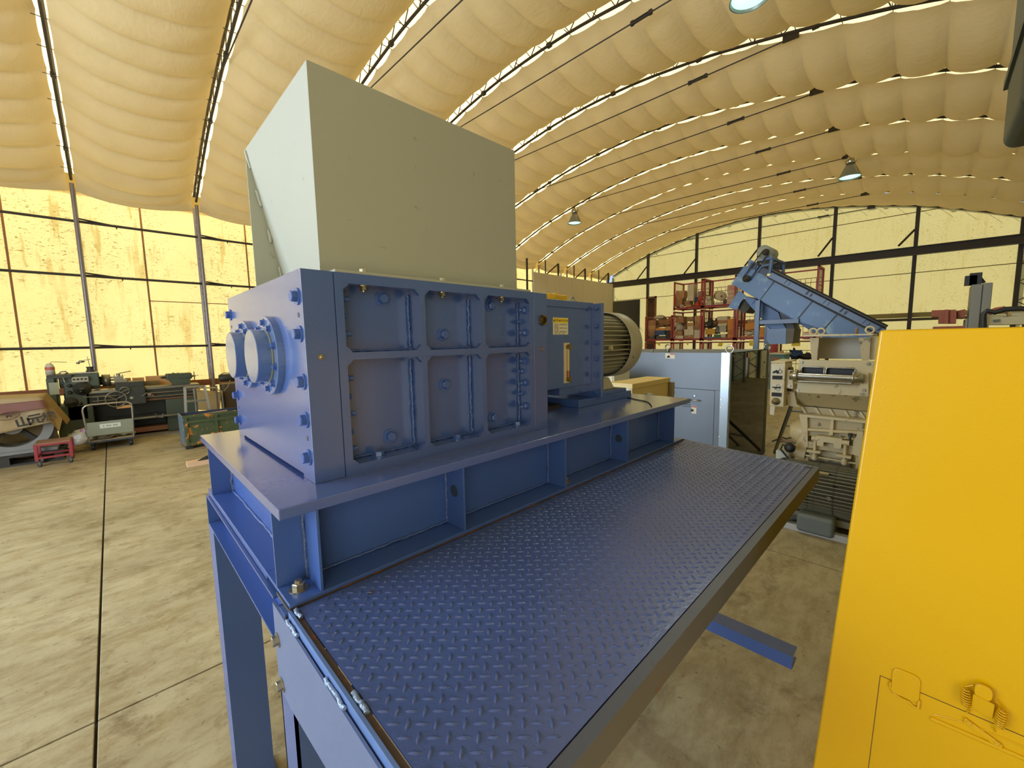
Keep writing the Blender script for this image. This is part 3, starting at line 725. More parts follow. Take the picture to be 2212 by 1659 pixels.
MB().lathe([(0, .262), (.002, .268), (.16, .268), (.19, .258), (.205, .23), (.21, 0)], (2.925, my, mz), (1, 0, 0), 56).lathe([(0, .262), (.15, .258)], (2.925, my, mz), (1, 0, 0), 56).build('fan_cover', motor_tan, mo)
MB().obox((2.62, my-.06, mz+.262), (.16, .10, .014), (R(15), 0, 0)).build('name_plate', mat('pale_plate', '#b8b198', .5), mo)
MB().tube((2.66, my-.255, mz-.02), (2.66, my-.235, mz-.02), .018, 8).build('boss', mat('tan_boss', '#b5a878', .5), mo)
MB().obox((2.45, my-.05, mz+.30), (.05, .02, .06)).torus((2.45, my-.05, mz+.335), (0, 1, 0), .022, .008, 16, 6).build('lifting_eye', motor_tan, mo)
cb = mat('black_cable', '#141416', .5)
tag(MB().path([Vector(p_) for p_ in ((2.84, 1.70, 1.404), (2.78, 1.56, 1.404), (2.744, 1.5, 1.404), (2.725, 1.45, 1.404), (2.706, 1.406, 1.404), (2.675, 1.365, 1.404), (2.628, 1.33, 1.404), (2.57, 1.29, 1.404), (2.513, 1.257, 1.404))], .0035, 5).build('thin_cable', cb), 'thin black cable lying on the right end of the base plate', 'cable')
yt = thing('yellow_canister', 'small yellow tool left lying on top of the gear case', 'tool', (2.15, 1.80, 2.098))
ym = mat('tool_yellow', '#e2b416', .45, var=.08)
MB().lathe([(0, .0), (0, .05), (.012, .06), (.05, .06), (.062, .05), (.062, .0)], (2.11, 1.80, 2.098), (0, 0, 1), 8, False).box(2.10, 2.27, 1.76, 1.84, 2.101, 2.155).build('case', ym, yt, bevel=.006)
MB().tube((2.04, 1.80, 2.115), (2.08, 1.80, 2.115), .015, 8).build('nozzle', black, yt)
MB().lathe([(0, .018), (.012, .018), (.018, .01), (.018, 0)], (2.2, 1.80, 2.155), (0, 0, 1), 10).build('cap', mat('ochre_cap', '#c9a43c', .5), yt)

# the stand and all it carries were laid out in units of 1 / 0.75 m about the eye point; bring them to size
KS = .75
for o in (st, ba, sh, ho, mo, yt, D.objects['thin_cable']):
    o.location = Vector((0, 0, 1.85)) + KS*(Vector(o.location) - Vector((0, 0, 1.85))); o.scale = (KS,)*3

def yz(pts): return [(p_[1], p_[2]) for p_ in pts]
def xz(pts): return [(p_[0], p_[2]) for p_ in pts]

# ------------------------------------------------------------ yellow hooded machine close on the right
yel = mat('glossy_yellow_paint', '#cf9f00', .25, var=.03, vscale=2, bump=.03, bscale=220)
ye = thing('yellow_machine', 'glossy yellow enclosed machine with spring latch, closest on the right', 'machine', (1.6, -.6, 0))
XY = 1.0
MB().prism([(.174, 0), (.0655, 1.8575), (-1.7, 1.8575), (-1.8, 0)], 0, XY, XY+1.5).build('hood', yel, ye, bevel=.005)
gap = mat('panel_gap_brown', '#4a2c05', .8)
def bar_on(p, q_, w_, t_, m, name, parent=ye):
    """flat strip on the hood front from p to q"""
    p = Vector(p); q_ = Vector(q_); d = (q_-p).normalized(); n_ = Vector((-1, 0, 0)); s_ = d.cross(n_)*w_/2
    return MB().hull([p-s_, p+s_, q_+s_, q_-s_], [v+n_*t_ for v in (p-s_, p+s_, q_+s_, q_-s_)]).build(name, m, parent)
c0 = (1.000, 0.027, 1.199);
bar_on(c0, (1.000, 0.033, 0.996), .0010, .0004, gap, 'panel_gap')
bar_on(c0, (1.000, -0.151, 1.199), .0013, .0004, gap, 'panel_gap')
# rounded cover tab across the seam
def rr(cy_, cz_, w_, h_, r_, n=5):
    pts = []
    for sx, sz, a0 in ((1, 1, 0), (-1, 1, 90), (-1, -1, 180), (1, -1, 270)):
        for i in range(n+1):
            a = R(a0 + 90*i/n); pts.append((cy_ + sx*(w_/2-r_) + r_*math.cos(a), cz_ + sz*(h_/2-r_) + r_*math.sin(a)))
    return pts
tp = (1.000, -0.008, 1.203); tw = .0375; th = .052
MB().prism(rr(tp[1], tp[2], tw, th, .010), 0, XY-.003, XY).build('cover_tab', yel, ye, bevel=.001)
MB().path([Vector((XY-.002,) + p_) for p_ in ((tp[1]+.020, tp[2]-.006), (tp[1]+.021, tp[2]-.016), (tp[1]+.014, tp[2]-.027), (tp[1]+.004, tp[2]-.030), (tp[1]-.006, tp[2]-.030), (tp[1]-.012, tp[2]-.036), (tp[1]-.019, tp[2]-.034), (tp[1]-.019, tp[2]-.018))], .0022, 6).build('tab_seal', yel, ye)
# pressed grip rail
ra = Vector((1.000, -0.043, 1.159)); rb_ = Vector((1.000, -0.158, 1.162))
MB().path([ra + (rb_-ra)*t for t in (0, .01, .3, .6, 1.3)], .0042, 8).build('grip_rail', yel, ye)
MB().path([ra + (rb_-ra)*t + Vector((0, 0, .008 + .012*math.sin(min(1, t*2.2)*PI/2))) for t in (.02, .12, .25, .45, .7, 1.2)], .0018, 6).build('grip_edge', yel, ye)
# over-centre latch with two springs
lt = Vector((1.000, -0.100, 1.234))
lp = MB().hull([lt+Vector(v) for v in ((-.004, .013, -.020), (-.004, -.012, -.024), (-.010, -.012, .006), (-.010, .012, .010))],
               [lt+Vector(v) for v in ((-.007, .013, -.020), (-.007, -.012, -.024), (-.013, -.012, .006), (-.013, .012, .010))])
lp.build('latch_tongue', yel, ye, bevel=.001)
MB().prism(rr(lt.y+.001, lt.z+.018, .020, .026, .0095), 0, XY-.011, XY-.006).build('latch_hook', yel, ye, bevel=.001)
for sy, dz in ((.021, .002), (-.021, -.010)):
    pts = []
    for i in range(81):
        a = 2*PI*8*i/80; f = i/80; rr_ = .0062*(.55 + .45*math.sin(PI*f)**.5)
        pts.append(Vector((XY-.010 + rr_*math.cos(a), lt.y+sy - sy*.10*f + rr_*math.sin(a), lt.z + dz + .012 - .034*f)))
    pts = [pts[0] + Vector((0, -sy*.4, .008))] + pts + [pts[-1] + Vector((.004, -sy*.25, -.010)), pts[-1] + Vector((.006, -sy*.1, -.016))]
    MB().path(pts, .0011, 5).build('latch_spring', yel, ye)
kb = Vector((1.000, -0.102, 1.178))
kp = MB().hull([kb+Vector(v) for v in ((-.001, .020, .012), (-.001, -.024, -.008), (-.001, -.024, -.018), (-.001, .020, .001))],
          [kb+Vector(v) for v in ((-.004, .020, .012), (-.004, -.024, -.008), (-.004, -.024, -.018), (-.004, .020, .001))])
kp.build('latch_base', yel, ye, bevel=.001)
for u_ in (.014, -.018): MB().lathe([(0, .0032), (.0015, .0032), (.0015, .0015), (.0005, .0015), (.0005, 0)], kb+Vector((-.004, u_, .000 + u_*.45)), (-1, 0, 0), 12).build('rivet', yel, ye)

# ------------------------------------------------------------ beige granulator
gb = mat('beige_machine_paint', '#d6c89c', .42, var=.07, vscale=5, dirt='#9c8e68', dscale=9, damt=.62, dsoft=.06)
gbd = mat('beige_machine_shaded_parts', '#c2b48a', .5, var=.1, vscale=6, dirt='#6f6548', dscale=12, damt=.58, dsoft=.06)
ga = thing('granulator', 'beige granulator with polished feed roller and eyebolts between cabinet and yellow hood', 'granulator', (5.3, .6, 0))
X = 5.0
MB().prism(yz([(5.000, 0.888, 1.840), (5.000, 0.365, 1.843), (5.000, 0.366, 1.856), (5.000, 0.733, 1.861), (5.000, 0.884, 1.855)]), 0, X-.06, X+.42).build('hopper_flange', gb, ga)
MB().prism(yz([(5.000, 0.842, 1.827), (5.000, 0.768, 1.826), (5.000, 0.774, 1.608), (5.000, 0.817, 1.607)]), 0, X+.0, X+.03).build('hopper_side', gbd, ga)
MB().prism(yz([(5.000, 0.467, 1.822), (5.000, 0.382, 1.823), (5.000, 0.385, 1.610), (5.000, 0.434, 1.610)]), 0, X+.0, X+.03).build('hopper_side', gbd, ga)
MB().prism(yz([(5.000, 0.839, 1.827), (5.000, 0.384, 1.823), (5.000, 0.385, 1.610), (5.000, 0.814, 1.607)]), 0, X+.30, X+.32).build('hopper_rear', mat('pale_grey_plate', '#c3bfae', .5), ga)
MB().prism(yz([(5.000, 0.839, 1.827), (5.000, 0.832, 1.827), (5.000, 0.807, 1.607), (5.000, 0.814, 1.607)]), 0, X+.02, X+.30).build('hopper_cheek', gb, ga)
MB().prism(yz([(5.000, 0.390, 1.849), (5.000, 0.327, 1.810), (5.000, 0.318, 1.730), (5.000, 0.328, 1.618), (5.000, 0.380, 1.612)]), 0, X+.05, X+.4).build('hopper_cheek', gb, ga)
for q_ in ((5.050, 0.826, 1.889), (5.250, 0.793, 1.891), (5.050, 0.396, 1.892)):
    q_ = Vector(q_); MB().torus(q_, (1, .15, 0), .030, .008, 18, 7).tube(q_-Vector((0, 0, .05)), q_-Vector((0, 0, .026)), .012, 8).build('eyebolt', gb, ga)
q_ = Vector((5.150, 0.498, 1.887)); MB().torus(q_, (.1, 1, 0), .026, .008, 18, 7).tube(q_-Vector((0, 0, .05)), q_-Vector((0, 0, .026)), .012, 8).build('eyebolt', mat('rusty_eye', '#8e7355', .6), ga)
# front plate with two slots
fr = [(4.950, 0.913, 1.610), (4.950, 0.334, 1.607), (4.950, 0.366, 1.276), (4.950, 0.917, 1.276)]
A_, B_, C_, D_ = [Vector(v) for v in fr]
def onp(u_, v_, dx=0.):
    p_ = A_.lerp(B_, u_).lerp(D_.lerp(C_, u_), v_); return p_ + Vector((dx, 0, 0))
def patch(u0, u1, v0, v1, d0, d1, name, m, par=ga):
    lo = [onp(u_, v_, d0) for u_, v_ in ((u0, v0), (u1, v0), (u1, v1), (u0, v1))]; hi = [p_+Vector((d1-d0, 0, 0)) for p_ in lo]
    return MB().hull(lo, hi).build(name, m, par, fix=True)
for (u0, u1, v0, v1) in ((0, 1, 0, .22), (0, .055, .22, .42), (.37, .40, .22, .42), (.77, 1, .22, .42), (0, 1, .42, 1)):
    patch(u0, u1, v0, v1, 0, .05, 'front_plate', gb)
patch(.055, .37, .22, .42, .03, .05, 'slot', black); patch(.40, .77, .22, .42, .03, .05, 'slot', black)
for u0, u1 in ((.045, .37), (.395, .775)):
    MB().path([onp(u0, .40, -.006), onp(u0, .25, -.006), onp(u0+.02, .21, -.006), onp(u1-.02, .21, -.006), onp(u1, .25, -.006), onp(u1, .40, -.006)], .007, 6).build('slot_rim', steel, ga)
for u_, v_ in ((.045, .08), (.93, .08), (.02, .93), (.92, .93)): inst('plate_bolt', D.meshes['bolt_zinc'], ga, onp(u_, v_, 0), (-1, 0, 0), u_, .8)
rl = Vector((4.880, 0.912, 1.454)); rr2 = Vector((4.880, 0.473, 1.450)); d = (rr2-rl).normalized()
MB().lathe([(0, .028), ((rr2-rl).length, .028)], rl, d, 24).build('feed_roller', steel, ga)
for c in (rl, rr2): MB().lathe([(-.008, 0), (-.008, .062), (.008, .062), (.008, 0)], c, d, 28).build('roller_disc', steel, ga)
MB().lathe([(-.055, 0), (-.055, .045), (-.01, .045)], rl, d, 24).build('roller_hub', steel, ga)
MB().lathe([(.01, .045), (.07, .045), (.07, 0)], rr2, d, 24).build('roller_hub', steel, ga)
MB().tube(rl+Vector((0, 0, -.055)), rr2+Vector((0, 0, -.05)), .012, 10).build('lower_roller', steel, ga)
for c, sg in ((rl+Vector((.03, .06, 0)), 1), (rr2+Vector((.03, -.08, 0)), -1)):
    MB().prism([(c.y-.02, c.z+.05), (c.y+.03, c.z+.05), (c.y+.04, c.z-.13), (c.y-.03, c.z-.14)], 0, 4.90, 4.96).build('roller_bracket', gb, ga)
    inst('bracket_bolt', D.meshes['bolt_zinc'], ga, (4.90, c.y, c.z-.11), (-1, 0, 0), .2, .8)
MB().hull([Vector(v) for v in ((4.930, 0.914, 1.278), (4.930, 0.361, 1.281), (5.080, 0.372, 1.124), (5.080, 0.935, 1.133))],
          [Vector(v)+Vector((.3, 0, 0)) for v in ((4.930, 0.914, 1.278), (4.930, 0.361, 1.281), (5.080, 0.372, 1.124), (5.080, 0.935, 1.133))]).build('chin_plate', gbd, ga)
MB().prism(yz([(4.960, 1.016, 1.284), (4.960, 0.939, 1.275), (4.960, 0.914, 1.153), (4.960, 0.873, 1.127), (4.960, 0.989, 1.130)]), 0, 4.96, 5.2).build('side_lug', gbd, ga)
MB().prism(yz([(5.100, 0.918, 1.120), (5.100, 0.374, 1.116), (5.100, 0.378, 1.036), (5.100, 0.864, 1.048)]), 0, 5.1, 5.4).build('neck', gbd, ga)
for k in range(5):
    a_ = Vector((5.080, 0.904, 1.121)).lerp(Vector((5.080, 0.436, 1.111)), k/4); MB().hull([a_, a_+Vector((0, -.02, 0)), a_+Vector((0, -.07, -.09)), a_+Vector((0, -.05, -.09))], [v+Vector((.05, 0, 0)) for v in (a_, a_+Vector((0, -.02, 0)), a_+Vector((0, -.07, -.09)), a_+Vector((0, -.05, -.09)))]).build('rib', gb, ga)
# lower casting
MB().prism(yz([(5.000, 0.888, 1.054), (5.000, 0.368, 1.052), (5.000, 0.367, 1.026), (5.000, 0.887, 1.029)]), 0, 4.97, 5.3).build('top_flange', gb, ga)
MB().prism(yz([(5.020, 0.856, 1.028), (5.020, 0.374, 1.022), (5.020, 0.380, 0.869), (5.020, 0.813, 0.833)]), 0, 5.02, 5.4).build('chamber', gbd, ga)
MB().prism(yz([(5.000, 0.632, 1.027), (5.000, 0.610, 1.028), (5.000, 0.609, 0.877), (5.000, 0.640, 0.864)]), 0, 4.98, 5.03).build('rib', gb, ga)
MB().tube((5.000, 0.819, 0.899), (5.000, 0.387, 0.924), .018, 8).build('pipe_bar', gb, ga)
MB().prism(yz([(4.980, 0.890, 1.031), (4.980, 0.822, 1.031), (4.980, 0.804, 0.720), (4.980, 0.841, 0.709), (4.980, 0.849, 0.869)]), 0, 4.98, 5.3).build('end_housing', gb, ga)
MB().prism(yz([(4.970, 0.426, 0.945), (4.970, 0.386, 0.947), (4.970, 0.380, 0.526), (4.970, 0.407, 0.524), (4.970, 0.408, 0.706), (4.970, 0.450, 0.713), (4.970, 0.453, 0.843), (4.970, 0.430, 0.894)]), 0, 4.97, 5.3).build('end_housing', gb, ga)
q_ = Vector((5.120, 0.894, 0.851))
MB().lathe([(-.02, .125), (.03, .125), (.055, .09), (.075, .085), (.10, .05), (.10, 0)], q_, (-.25, 1, 0), 32).build('bearing_dome', gb, ga)
MB().prism(yz([(5.000, 0.935, 0.689), (5.000, 0.845, 0.866), (5.000, 0.817, 0.705), (5.000, 0.835, 0.579), (5.000, 0.967, 0.605)]), 0, 5.0, 5.25).build('bearing_foot', gb, ga)
MB().prism(yz([(4.930, 0.733, 0.862), (4.930, 0.531, 0.861), (4.930, 0.535, 0.761), (4.930, 0.588, 0.760), (4.930, 0.593, 0.803), (4.930, 0.672, 0.805), (4.930, 0.671, 0.762), (4.930, 0.721, 0.761)]), 0, 4.93, 5.0).build('clamp_bracket', gb, ga)
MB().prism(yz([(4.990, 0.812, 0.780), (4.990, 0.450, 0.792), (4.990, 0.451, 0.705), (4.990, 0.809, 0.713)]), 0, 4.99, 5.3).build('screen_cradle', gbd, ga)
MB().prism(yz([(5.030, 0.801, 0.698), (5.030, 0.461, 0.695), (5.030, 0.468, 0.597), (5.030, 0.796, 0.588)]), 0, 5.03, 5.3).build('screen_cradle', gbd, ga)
for (a_, b_) in (((4.920, 0.803, 0.703), (4.920, 0.691, 0.707)), ((4.920, 0.568, 0.706), (4.920, 0.456, 0.699))):
    a_ = Vector(a_); b_ = Vector(b_); MB().hull([a_, b_, b_+Vector((0, 0, -.02)), a_+Vector((0, 0, -.02))], [v+Vector((.08, 0, 0)) for v in (a_, b_, b_+Vector((0, 0, -.02)), a_+Vector((0, 0, -.02)))]).build('clamp_plate', gb, ga)
    m_ = a_.lerp(b_, .55)+Vector((.03, 0, 0)); MB().tube(m_+Vector((0, 0, .14)), m_+Vector((0, 0, -.10)), .013, 8).tube(m_+Vector((0, 0, -.04)), m_+Vector((0, 0, -.09)), .025, 6).build('swing_bolt', gb, ga)
    MB().tube(m_+Vector((0, .03, .12)), m_+Vector((0, -.03, .12)), .026, 10).build('pivot', gb, ga)
q_ = Vector((4.950, 0.474, 0.890)); MB().tube(q_, q_+Vector((0, 0, .028)), .018, 8).tube(q_-Vector((0, 0, .08)), q_, .010, 8).build('oiler', dark_steel, ga)
MB().tube((4.970, 0.815, 0.636), (4.970, 0.410, 0.630), .009, 6).build('pull_rod', gb, ga)
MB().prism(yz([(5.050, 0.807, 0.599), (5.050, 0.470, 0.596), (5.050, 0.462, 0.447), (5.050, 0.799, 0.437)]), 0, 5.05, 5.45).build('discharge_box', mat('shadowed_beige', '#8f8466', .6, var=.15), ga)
# three-phase motor low in front, axis along y
mm = mat('grey_green_motor_paint', '#77735c', .55, var=.2, vscale=8, dirt='#3c392c', dscale=14, damt=.58)
gm_ = thing('drive_motor', 'long grey finned drive motor lying low in front of the beige granulator', 'motor', (4.75, .6, 0))
c0_ = Vector((4.82, 1.02, .36));
MB().lathe([(0, 0), (0, .23), (.04, .25), (.05, .215), (.92, .215), (.92, 0)], c0_, (0, -1, 0), 40).build('stator_housing', mm, gm_)
fm = MB().box(-.005, .005, 0, .040, 0, .82).mesh('motor_fin', mm)
for k in range(44):
    a = 2*PI*k/44; n_ = Vector((math.cos(a), 0, math.sin(a))); o = D.objects.new('motor_fin', fm); COL.objects.link(o)
    o.location = c0_ + Vector((0, -.90, 0)) + n_*.21; attach(o, gm_)
    yv = Vector((0, 1, 0)); o.rotation_mode = 'QUATERNION'; o.rotation_quaternion = Matrix((n_.cross(yv), n_, yv)).transposed().to_quaternion()
MB().obox((4.66, .66, .555), (.02, .16, .06), (0, R(-45), 0)).build('name_plate', mat('brass_plate', '#a08d5c', .5), gm_)
MB().tube((4.60, .56, .36), (4.58, .56, .36), .02, 8).build('boss', mm, gm_)
MB().box(4.62, 5.1, .3, .95, .10, .16).build('motor_slide', mm, gm_)
b = MB().box(4.48, 4.72, .50, .78, .02, .19); b.build('terminal_box', mat('terminal_grey', '#68706e', .6), gm_, bevel=.03)
wb_ = mat('white_skid_tube', '#b9b9b4', .5)
sk_ = thing('steel_skid', 'white steel skid frame on the floor under the granulator', 'skid', (5, .6, 0))
MB().box(4.52, 4.58, .0, 1.1, .0, .06).build('rail', wb_, sk_); MB().box(5.35, 5.41, .0, 1.3, .0, .06).build('rail', wb_, sk_)
for y in (.05, 1.0): MB().box(4.55, 5.4, y, y+.06, .06, .10).build('rail', wb_, sk_)
MB().box(5.05, 5.40, .2, 1.0, .10, .24).build('riser', gbd, sk_)
tag(MB().path([Vector(v) for v in ((4.42, 1.35, .02), (4.45, 1.1, .025), (4.5, .95, .06), (4.55, .82, .11), (4.60, .74, .12))], .022, 8).build('cable_hose', mat('grey_hose', '#4d524e', .6)), 'thick grey cable hose running to the drive motor terminal box', 'hose')
# control box on the granulator's left with pinch-hazard signs
cbx = thing('pinch_hazard_box', 'narrow beige guard box with two black hand-hazard signs left of the feed roller', 'guard box', (4.9, 1.12, 1.1))
p4 = [(4.850, 1.134, 1.572), (4.850, 1.007, 1.577), (4.850, 1.004, 1.129), (4.850, 1.130, 1.130)]
MB().prism(yz(p4), 0, 4.85, 5.15).build('case', gb, cbx, bevel=.006)
MB().hull([Vector((4.860, 1.137, 1.578)), Vector((4.860, 1.013, 1.579)), Vector((5.150, 0.970, 1.589)), Vector((5.150, 1.102, 1.595))], [Vector(v)+Vector((0, 0, .012)) for v in ((4.860, 1.137, 1.578), (4.860, 1.013, 1.579), (5.150, 0.970, 1.589), (5.150, 1.102, 1.595))]).build('lid', gb, cbx)
wht = mat('sticker_white', '#d9d3ba', .5, var=.03)
def quad(pts, t_, name, m, par):
    lo = [Vector(v) for v in pts]; return MB().hull([v-Vector((t_, 0, 0)) for v in lo], lo).build(name, m, par, fix=True)
for (y0, dy) in ((720, 0), (1015, 0)):
    sgn = quad([(4.849, 1.123, 1.548), (4.849, 1.023, 1.545), (4.849, 1.026, 1.403), (4.849, 1.119, 1.407)] if y0 == 720 else [(4.849, 1.120, 1.366), (4.849, 1.023, 1.366), (4.849, 1.023, 1.230), (4.849, 1.117, 1.230)], .0008, 'hazard_sign', wht, cbx)
    if y0 == 720:
        quad([(4.847, 1.115, 1.448), (4.847, 1.026, 1.449), (4.847, 1.027, 1.409), (4.847, 1.115, 1.409)], .0006, 'sign_band', ink, sgn)
        MB().torus((4.847, 1.048, 1.490), (1, 0, 0), .017, .0028, 20, 5).build('sign_roller', ink, sgn)
        quad([(4.847, 1.114, 1.488), (4.847, 1.078, 1.507), (4.847, 1.054, 1.488), (4.847, 1.069, 1.463), (4.847, 1.085, 1.478), (4.847, 1.112, 1.468)], .0006, 'sign_hand', ink, sgn)
        quad([(4.847, 1.054, 1.530), (4.847, 1.050, 1.532), (4.847, 1.052, 1.506), (4.847, 1.055, 1.506)], .0006, 'sign_mark', ink, sgn)
    else:
        quad([(4.847, 1.113, 1.273), (4.847, 1.024, 1.273), (4.847, 1.025, 1.233), (4.847, 1.114, 1.233)], .0006, 'sign_band', ink, sgn)
        MB().torus((4.847, 1.060, 1.342), (1, 0, 0), .015, .0018, 20, 5).build('sign_roller', ink, sgn)
        MB().torus((4.847, 1.057, 1.308), (1, 0, 0), .015, .0018, 20, 5).build('sign_roller', ink, sgn)
        quad([(4.847, 1.113, 1.332), (4.847, 1.071, 1.333), (4.847, 1.027, 1.334), (4.847, 1.040, 1.319), (4.847, 1.078, 1.318), (4.847, 1.086, 1.296), (4.847, 1.090, 1.319), (4.847, 1.111, 1.322)], .0006, 'sign_hand', ink, sgn)
q_ = Vector((4.850, 1.072, 1.182)); MB().lathe([(0, .038), (.006, .038), (.006, .016), (.05, .014), (.055, 0)], q_, (-1, 0, 0), 18).build('knob', zinc, cbx)
quad([(4.870, 1.127, 1.128), (4.870, 1.084, 1.128), (4.870, 1.090, 1.033), (4.870, 1.127, 1.038)], .002, 'paper_tag', mat('paper_white', '#e4dfce', .7), cbx)
MB().prism(yz([(5.000, 1.032, 1.513), (5.000, 0.994, 1.526), (5.000, 0.976, 1.460), (5.000, 0.976, 1.296), (5.000, 1.016, 1.163)]), 0, 4.98, 5.12).build('rear_bracket', mat('dark_bracket', '#37332a', .6), cbx)

# ------------------------------------------------------------ grey open-topped cabinet with smoked side window
cg = mat('brushed_grey_blue_steel', '#67727f', .36, .15, var=.14, vscale=2.5, bump=.05, bscale=25)
cgd = mat('cabinet_inner_grey', '#8f8b76', .6)
ca = thing('machine_enclosure', 'grey steel open-topped enclosure with louvres and a smoked side window', 'enclosure', (6.4, 2.8, 0))
CX0, CX1, CY0, CY1, CZ = 5.5, 7.28, 1.735, 4.1, 1.652
zs = 1.170
MB().box(CX0, CX0+.03, CY0+.04, CY1, zs+.004, CZ).build('front_panel', cg, ca)
MB().box(CX0+.012, CX0+.03, CY0+.04, CY1, .05, zs+.004).build('panel_gap', black, ca)
for y0, y1, z0, z1_ in ((CY0+.10, 1.895, .05, zs-.06), (1.90, 2.452, .05, zs-.004), (2.462, 3.3, .05, zs-.004), (3.31, CY1, .05, zs-.004)):
    MB().box(CX0, CX0+.012, y0, y1, z0, z1_).build('door_panel', cg, ca)
MB().box(CX0+.0, CX0+.013, CY0+.04, CY0+.10, .05, zs+.0).box(CX0, CX0+.013, CY0+.10, 1.895, zs-.06, zs-.0).build('corner_panel', cg, ca)
MB().box(CX0-.004, CX0+.004, CY0-.004, CY0+.095, .05, CZ+.004).box(CX0-.004, CX0+.06, CY0-.006, CY0, .05, CZ+.004).build('corner_angle', mat('bright_corner_steel', '#98a4ae', .22, .8, var=.1, vscale=3), ca)
MB().box(CX0, CX1, CY1-.03, CY1, .05, CZ).box(CX1-.03, CX1, CY0, CY1, .05, CZ-.0).build('inner_wall', cgd, ca)
MB().box(CX0, CX1, CY0, CY1, .0, .05).build('plinth', cgd, ca)
MB().box(CX0, CX0+.03, 2.8, CY1, CZ, CZ+.004).box(CX0+.2, CX0+.23, 2.85, 2.88, CZ-.05, CZ+.03).build('rim', cgd, ca)
# smoked window on the side
def glass(name, col, rough=.03):
    m = D.materials.new(name); m.use_nodes = True; t = m.node_tree; t.nodes.clear(); L = t.links
    o = t.nodes.new('ShaderNodeOutputMaterial'); mx = t.nodes.new('ShaderNodeMixShader'); f = t.nodes.new('ShaderNodeFresnel'); f.inputs[0].default_value = 1.5
    tr = t.nodes.new('ShaderNodeBsdfTransparent'); tr.inputs[0].default_value = col; gl = t.nodes.new('ShaderNodeBsdfGlossy'); gl.inputs['Roughness'].default_value = rough
    L.new(f.outputs[0], mx.inputs[0]); L.new(tr.outputs[0], mx.inputs[1]); L.new(gl.outputs[0], mx.inputs[2]); L.new(mx.outputs[0], o.inputs[0]); return m
MB().box(CX0+.06, CX1-.10, CY0-.004, CY0+.002, .06, CZ-.005).build('smoked_window', glass('smoked_acrylic', (.20, .17, .12, 1)), ca)
MB().box(CX1-.13, CX1, CY0-.006, CY0+.02, .05, CZ).box(CX0+.05, CX1, CY0-.01, CY0+.004, .02, .08).box(CX0+.05, CX1, CY0-.004, CY0+.004, CZ-.01, CZ+.004).build('window_frame', mat('dark_grey_frame', '#3b3a30', .5), ca)
# frame and parts seen through the window
it = mat('inner_tan_parts', '#8d8360', .6)
b = MB()
for x in (5.75, 6.05): b.box(x, x+.05, 2.1, 2.15, .05, 1.5)
for z in (1.12, .82, .55): b.box(5.6, 6.0, 2.1, 2.14, z, z+.04)
b.build('inner_frame', it, ca)
MB().box(6.1, 6.35, 2.0, 2.2, .45, .80).build('inner_box', mat('inner_navy', '#232c3c', .5), ca)
MB().tube((6.2, 2.1, .8), (6.2, 2.1, .95), .05, 10).tube((6.45, 2.1, .7), (6.45, 2.1, .95), .05, 10).build('inner_cylinder', it, ca)
for u_, v_ in ((1443, 182), (1436, 357), (1427, 596), (1418, 795), (1411, 910), (1394, 1316)):
    p_ = Vector((CX0,) + tuple((5.500, 3.270, 1.798))[1:]) if False else None
for p_ in ((5.498, 1.813, 1.620), (5.498, 1.813, 1.463), (5.498, 1.814, 1.247), (5.498, 1.816, 1.066), (5.498, 1.818, 0.960), (5.498, 1.820, 0.583), (5.498, 2.148, 1.081)):
    MB().lathe([(0, .014), (.006, .011), (.006, 0)], p_, (-1, 0, 0), 10, False).build('screw', steel, ca)
for p_ in ((5.623, 1.730, 1.611), (7.032, 1.730, 1.464), (7.038, 1.730, 1.242), (7.021, 1.730, 1.064), (7.019, 1.730, 0.955), (7.023, 1.730, 0.576)):
    MB().lathe([(0, .014), (.006, .011), (.006, 0)], p_, (0, -1, 0), 10, False).build('screw', it, ca)
h0 = Vector((5.490, 2.228, 1.027)); h1 = Vector((5.490, 2.074, 1.024))
MB().path([h0+Vector((.008, 0, 0)), h0-Vector((.03, 0, 0)), h1-Vector((.03, 0, 0)), h1+Vector((.008, 0, 0))], .008, 6).build('handle', steel, ca)
for k in range(4):
    a_ = Vector((5.499, 2.306, 0.983)); y0 = a_.y; MB().box(5.4965, 5.4995, y0-.108, y0, a_.z - k*.0265 + .02, a_.z - k*.0265 + .029).build('louvre', black, ca)
red = mat('sticker_red', '#c2453c', .5)
for pts, rd in (([(5.497, 2.564, 1.643), (5.497, 2.425, 1.642), (5.497, 2.425, 1.568), (5.497, 2.562, 1.572)], [(5.495, 2.496, 1.641), (5.495, 2.429, 1.639), (5.495, 2.429, 1.623), (5.495, 2.496, 1.624)]),
                ([(5.497, 2.183, 0.945), (5.497, 2.119, 0.946), (5.497, 2.119, 0.840), (5.497, 2.181, 0.839)], [(5.495, 2.177, 0.942), (5.495, 2.121, 0.942), (5.495, 2.122, 0.925), (5.495, 2.177, 0.925)])):
    s_ = quad(pts, .0015, 'warning_sticker', wht, ca); quad(rd, .001, 'sticker_header', red, s_)
    c_0 = (Vector(pts[0])+Vector(pts[2]))/2; MB().blob((5.4945, c_0.y+.02, c_0.z-.01), (.002, .035, .03), 8, 5, .5, 3).build('sticker_figure', ink, s_)
sw = MB().hull([Vector(v) for v in ((6.187, 1.725, 1.634), (6.339, 1.725, 1.633), (6.342, 1.725, 1.564), (6.190, 1.725, 1.566))], [Vector(v)+Vector((0, -.002, 0)) for v in ((6.187, 1.725, 1.634), (6.339, 1.725, 1.633), (6.342, 1.725, 1.564), (6.190, 1.725, 1.566))]).build('warning_sticker', mat('sticker_tan', '#b59a78', .5), ca, fix=True)
